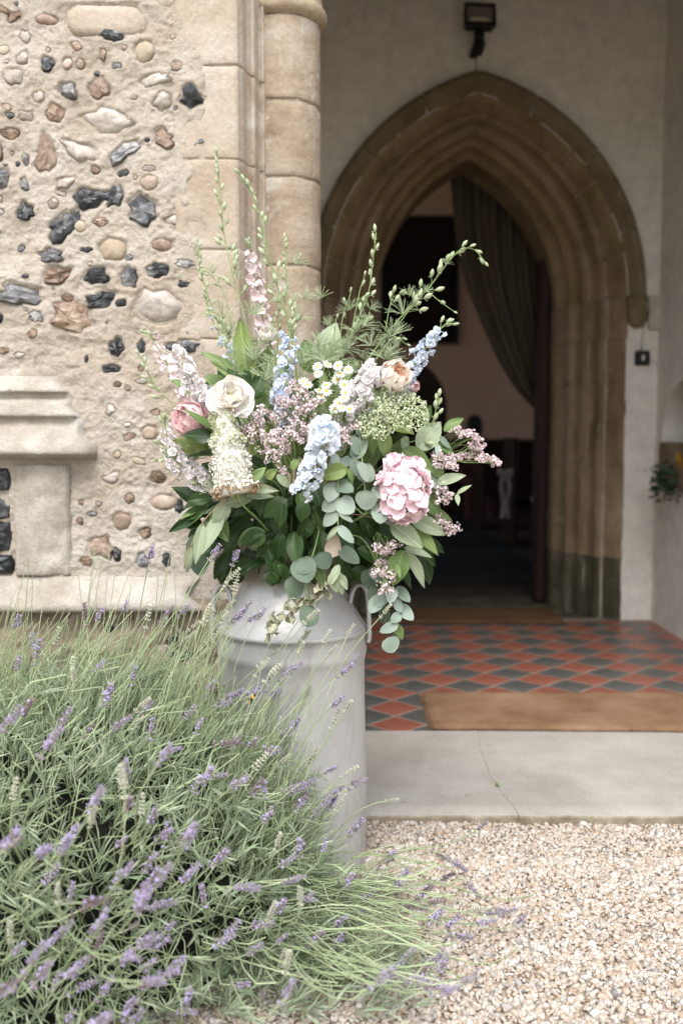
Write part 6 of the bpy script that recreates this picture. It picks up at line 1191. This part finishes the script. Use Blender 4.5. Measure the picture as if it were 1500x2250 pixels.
for px, py, dk, fd in ALL:
    p = at(px, py, 2.0 + rnd(-.06, .05)) if fd > 1 else spot(px, py); fd = fd % 2
    if p.y < 1.75 and rnd(0, 1) < .3: p = _O + (p - _O) * rnd(.80, .93)
    d = (DIRS[dk] + Vector((rnd(-.28, .28), rnd(-.45, .25), rnd(-.2, .2)))).normalized(); L = rnd(.026, .046)
    b0 = p - d * L * .5; r0 = root_of(p); r0.z = min(r0.z, max(.01, b0.z - .05)); D = (b0 - r0).length
    pth = bez(r0, r0 + Vector((0, 0, .40 * D)) + (b0 - r0) * .18, b0 - d * .32 * D, b0, 9)
    pth = [q + Vector((math.sin(i * 1.3 + px), math.cos(i * 1.7 + py), 0)) * .003 * (1 if 0 < i < 9 else 0) for i, q in enumerate(pth)]
    for q in pth: q.z = max(q.z, .008)
    mb = MB(); tube(mb, pth + [b0 + d * L * .9], [.00115] * 10 + [.0006], 4, cap=False); st = put('flower_stem', mb.mesh('flower_stem', L_stem), lav)
    me = random.choice(SPF) if fd else (random.choice(SPS) if rnd(0, 1) < .16 else random.choice(SPK))
    put('flower_spike', me, st, TRS(b0, basis((d + jit(.08)).normalized(), rnd(0, 6)), (L * rnd(1.05, 1.35), L * rnd(1.05, 1.35), L)))
def mass():
    """the tangle of bare stems and narrow grey leaves"""
    ms, ml = MB(), MB()
    def stem(p, d, r=.0010, wv=.08):
        r0 = root_of(p); r0.z = min(r0.z, max(.01, p.z - .04)); D = (p - r0).length; pth = bez(r0, r0 + Vector((rnd(-wv, wv), rnd(-wv, wv), rnd(.2, .5) * D)) + (p - r0) * .15, p - d * .35 * D, p, 7)
        for q in pth: q.z = max(q.z, .006)
        tube(ms, pth, r, 3, cap=False)
    for k in range(3000):                                   # rising out of the mound, leaning right
        th = rnd(0, 6.283); e = math.acos(rnd(.02, 1)); n = Vector((math.cos(th) * math.sin(e), math.sin(th) * math.sin(e), math.cos(e)))
        if n.y > .55: continue
        p = MC + Vector((n.x * MR.x, n.y * MR.y, n.z * MR.z)) * rnd(.86, 1.10); d = (n * .4 + Vector((.5, -.1, .3)) + jit(.9)).normalized()
        if p.z < .01 or (p.x > -.02 and p.z > .3): continue
        stem(p, d, rnd(.0009, .0016))
    for k in range(620):                                    # taller ones standing up before the wall and the churn
        px, py = rnd(-40, 700), 0; py = rnd(1330, 1640) if px < 520 else rnd(1500, 1750); p = at(px, py, 2.0 + rnd(-.2, .14)); stem(p, Vector((rnd(.1, .8), rnd(-.2, .1), rnd(.5, 1))).normalized(), rnd(.0007, .0011))
    for k in range(34):                                      # the few highest
        p = at(rnd(0, 480), rnd(1190, 1380), 2.0 + rnd(-.1, .1)); stem(p, Vector((rnd(-.1, .5), -.05, 1)).normalized(), .0008)
    for k in range(170):                                    # sprawling right over the gravel
        p = onz(rnd(600, 1020), rnd(1900, 2180), rnd(.02, .15)); 
        if p.x > .30: continue
        stem(p, Vector((1, rnd(-.9, .7), rnd(-.4, .6))).normalized(), rnd(.0009, .0019), .2)
    def shoot(c, d, n, s):
        e = d.orthogonal().normalized(); f = d.cross(e)
        for k in range(n):
            a = (k % 2) * 3.14 + (k // 2) * 1.57 + rnd(-.3, .3); o = c + d * s * .16 * (k // 2); u = (e * math.cos(a) + f * math.sin(a)); ld = (u * rnd(.35, .9) + d).normalized(); L = s * rnd(.8, 1.7); w_ = ld.cross(u).normalized() * rnd(.0012, .0021); bend = u * L * rnd(-.05, .22)
            ml.add([o - w_ * .5, o + w_ * .5, o + ld * L * .55 - w_, o + ld * L * .55 + w_, o + ld * L + bend - w_ * .15, o + ld * L + bend + w_ * .15], [(0, 1, 3, 2), (2, 3, 5, 4)])
    for k in range(1000):
        th = rnd(0, 6.283); e = math.acos(rnd(-.02, 1)); n = Vector((math.cos(th) * math.sin(e), math.sin(th) * math.sin(e), math.cos(e)))
        if n.y > .6: continue
        p = MC + Vector((n.x * MR.x, n.y * MR.y, n.z * MR.z)) * rnd(.70, 1.0) ** .7
        if p.z < .005: continue
        shoot(p, (n * .5 + Vector((.3, -.05, .4)) + jit(.9)).normalized(), random.randint(7, 12), rnd(.026, .042))
    for k in range(1300):                                   # the shaded inner layer that closes the gaps
        th = rnd(0, 6.283); e = math.acos(rnd(.0, 1)); n = Vector((math.cos(th) * math.sin(e), math.sin(th) * math.sin(e), math.cos(e)))
        if n.y > .4: continue
        p = MC + Vector((n.x * MR.x, n.y * MR.y, n.z * MR.z)) * rnd(.76, .90); shoot(p, (n * .8 + Vector((.2, 0, .4)) + jit(.9)).normalized(), 8, rnd(.03, .045))
    for k in range(260):                                    # low shoots where the bush meets the gravel
        p = onz(rnd(380, 900), rnd(1950, 2230), rnd(.01, .07))
        if p.x < .12: shoot(p, (Vector((.6, -.2, .5)) + jit(.6)).normalized(), 8, rnd(.025, .04))
    kind(put('bare_stems', ms.mesh('bare_stems', L_stem), lav), 'stuff'); kind(put('foliage', ml.mesh('lavender_foliage', L_leaf), lav), 'stuff')
    mb = MB(); V = []                                       # woody heart of the bush, the shade of its gaps painted dark
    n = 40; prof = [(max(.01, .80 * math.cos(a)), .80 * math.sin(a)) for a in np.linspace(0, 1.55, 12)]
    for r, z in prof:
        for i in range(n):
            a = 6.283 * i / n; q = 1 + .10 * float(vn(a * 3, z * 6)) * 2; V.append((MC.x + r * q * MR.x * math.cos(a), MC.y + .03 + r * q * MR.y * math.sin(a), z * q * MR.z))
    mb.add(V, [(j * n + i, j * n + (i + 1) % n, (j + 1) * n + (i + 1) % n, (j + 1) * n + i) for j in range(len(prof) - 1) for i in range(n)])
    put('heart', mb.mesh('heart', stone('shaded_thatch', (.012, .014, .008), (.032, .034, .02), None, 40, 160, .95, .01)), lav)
    mb = MB()                                               # broad leaves at the foot, where the stems fan out
    for k in range(26):
        b0 = onz(rnd(620, 800), rnd(2090, 2160), .02); d = Vector((rnd(.1, 1), rnd(-.8, .3), rnd(.1, .8))).normalized(); petal(mb, rnd(.05, .09), .008, .1, rnd(-.5, .1), TRS(b0, basis(d.orthogonal(), 0)) @ Matrix.Identity(4), .02, 5, 2)
    put('foot_leaves', mb.mesh('foot_leaves', G_mid), lav)
mass()
# bumblebee on a lavender spike
bp = spot(553, 1535); bp = Vector((bp.x, bp.y, bp.z)); bee = thing('bumblebee', 'bumblebee hanging on a lavender spike in front of the churn', 'bee', bp)
def blob(nm_, c, r, mat, n=14):
    mb = MB(); lathe(mb, [(max(.0001, r[0] * math.sin(a)), -r[2] * math.cos(a)) for a in np.linspace(.05, 3.09, 9)], n); put(nm_, mb.mesh(nm_, mat), bee, TRS(bp + Vector(c), basis((.75, -.3, .5)), 1))
M_bk = plain('bee_black', (.012, .010, .009), .9); M_yl = plain('bee_yellow', (.55, .30, .03), .9); M_bw = plain('bee_white', (.6, .57, .5), .9)
blob('abdomen', (-.003, 0, -.003), (.0056, 0, .0075), M_bk); blob('yellow_band', (-.0045, 0.0, -.0045), (.0058, 0, .0022), M_yl); blob('thorax', (.003, -.001, .003), (.0052, 0, .0048), M_yl); blob('head', (.007, -.002, .006), (.0034, 0, .003), M_bk); blob('tail', (-.0085, .001, -.008), (.0040, 0, .003), M_bw)
mb = MB()
for s_ in (-1, 1): petal(mb, .012, .0035, 0, 0, TRS(bp + Vector((.002, -.002, .006)), basis((0, -.4, 1), 2.6 + s_ * .8)), 0, 4, 2)
put('wings', mb.mesh('wings', plain('bee_wing', (.35, .33, .30), .3)), bee)
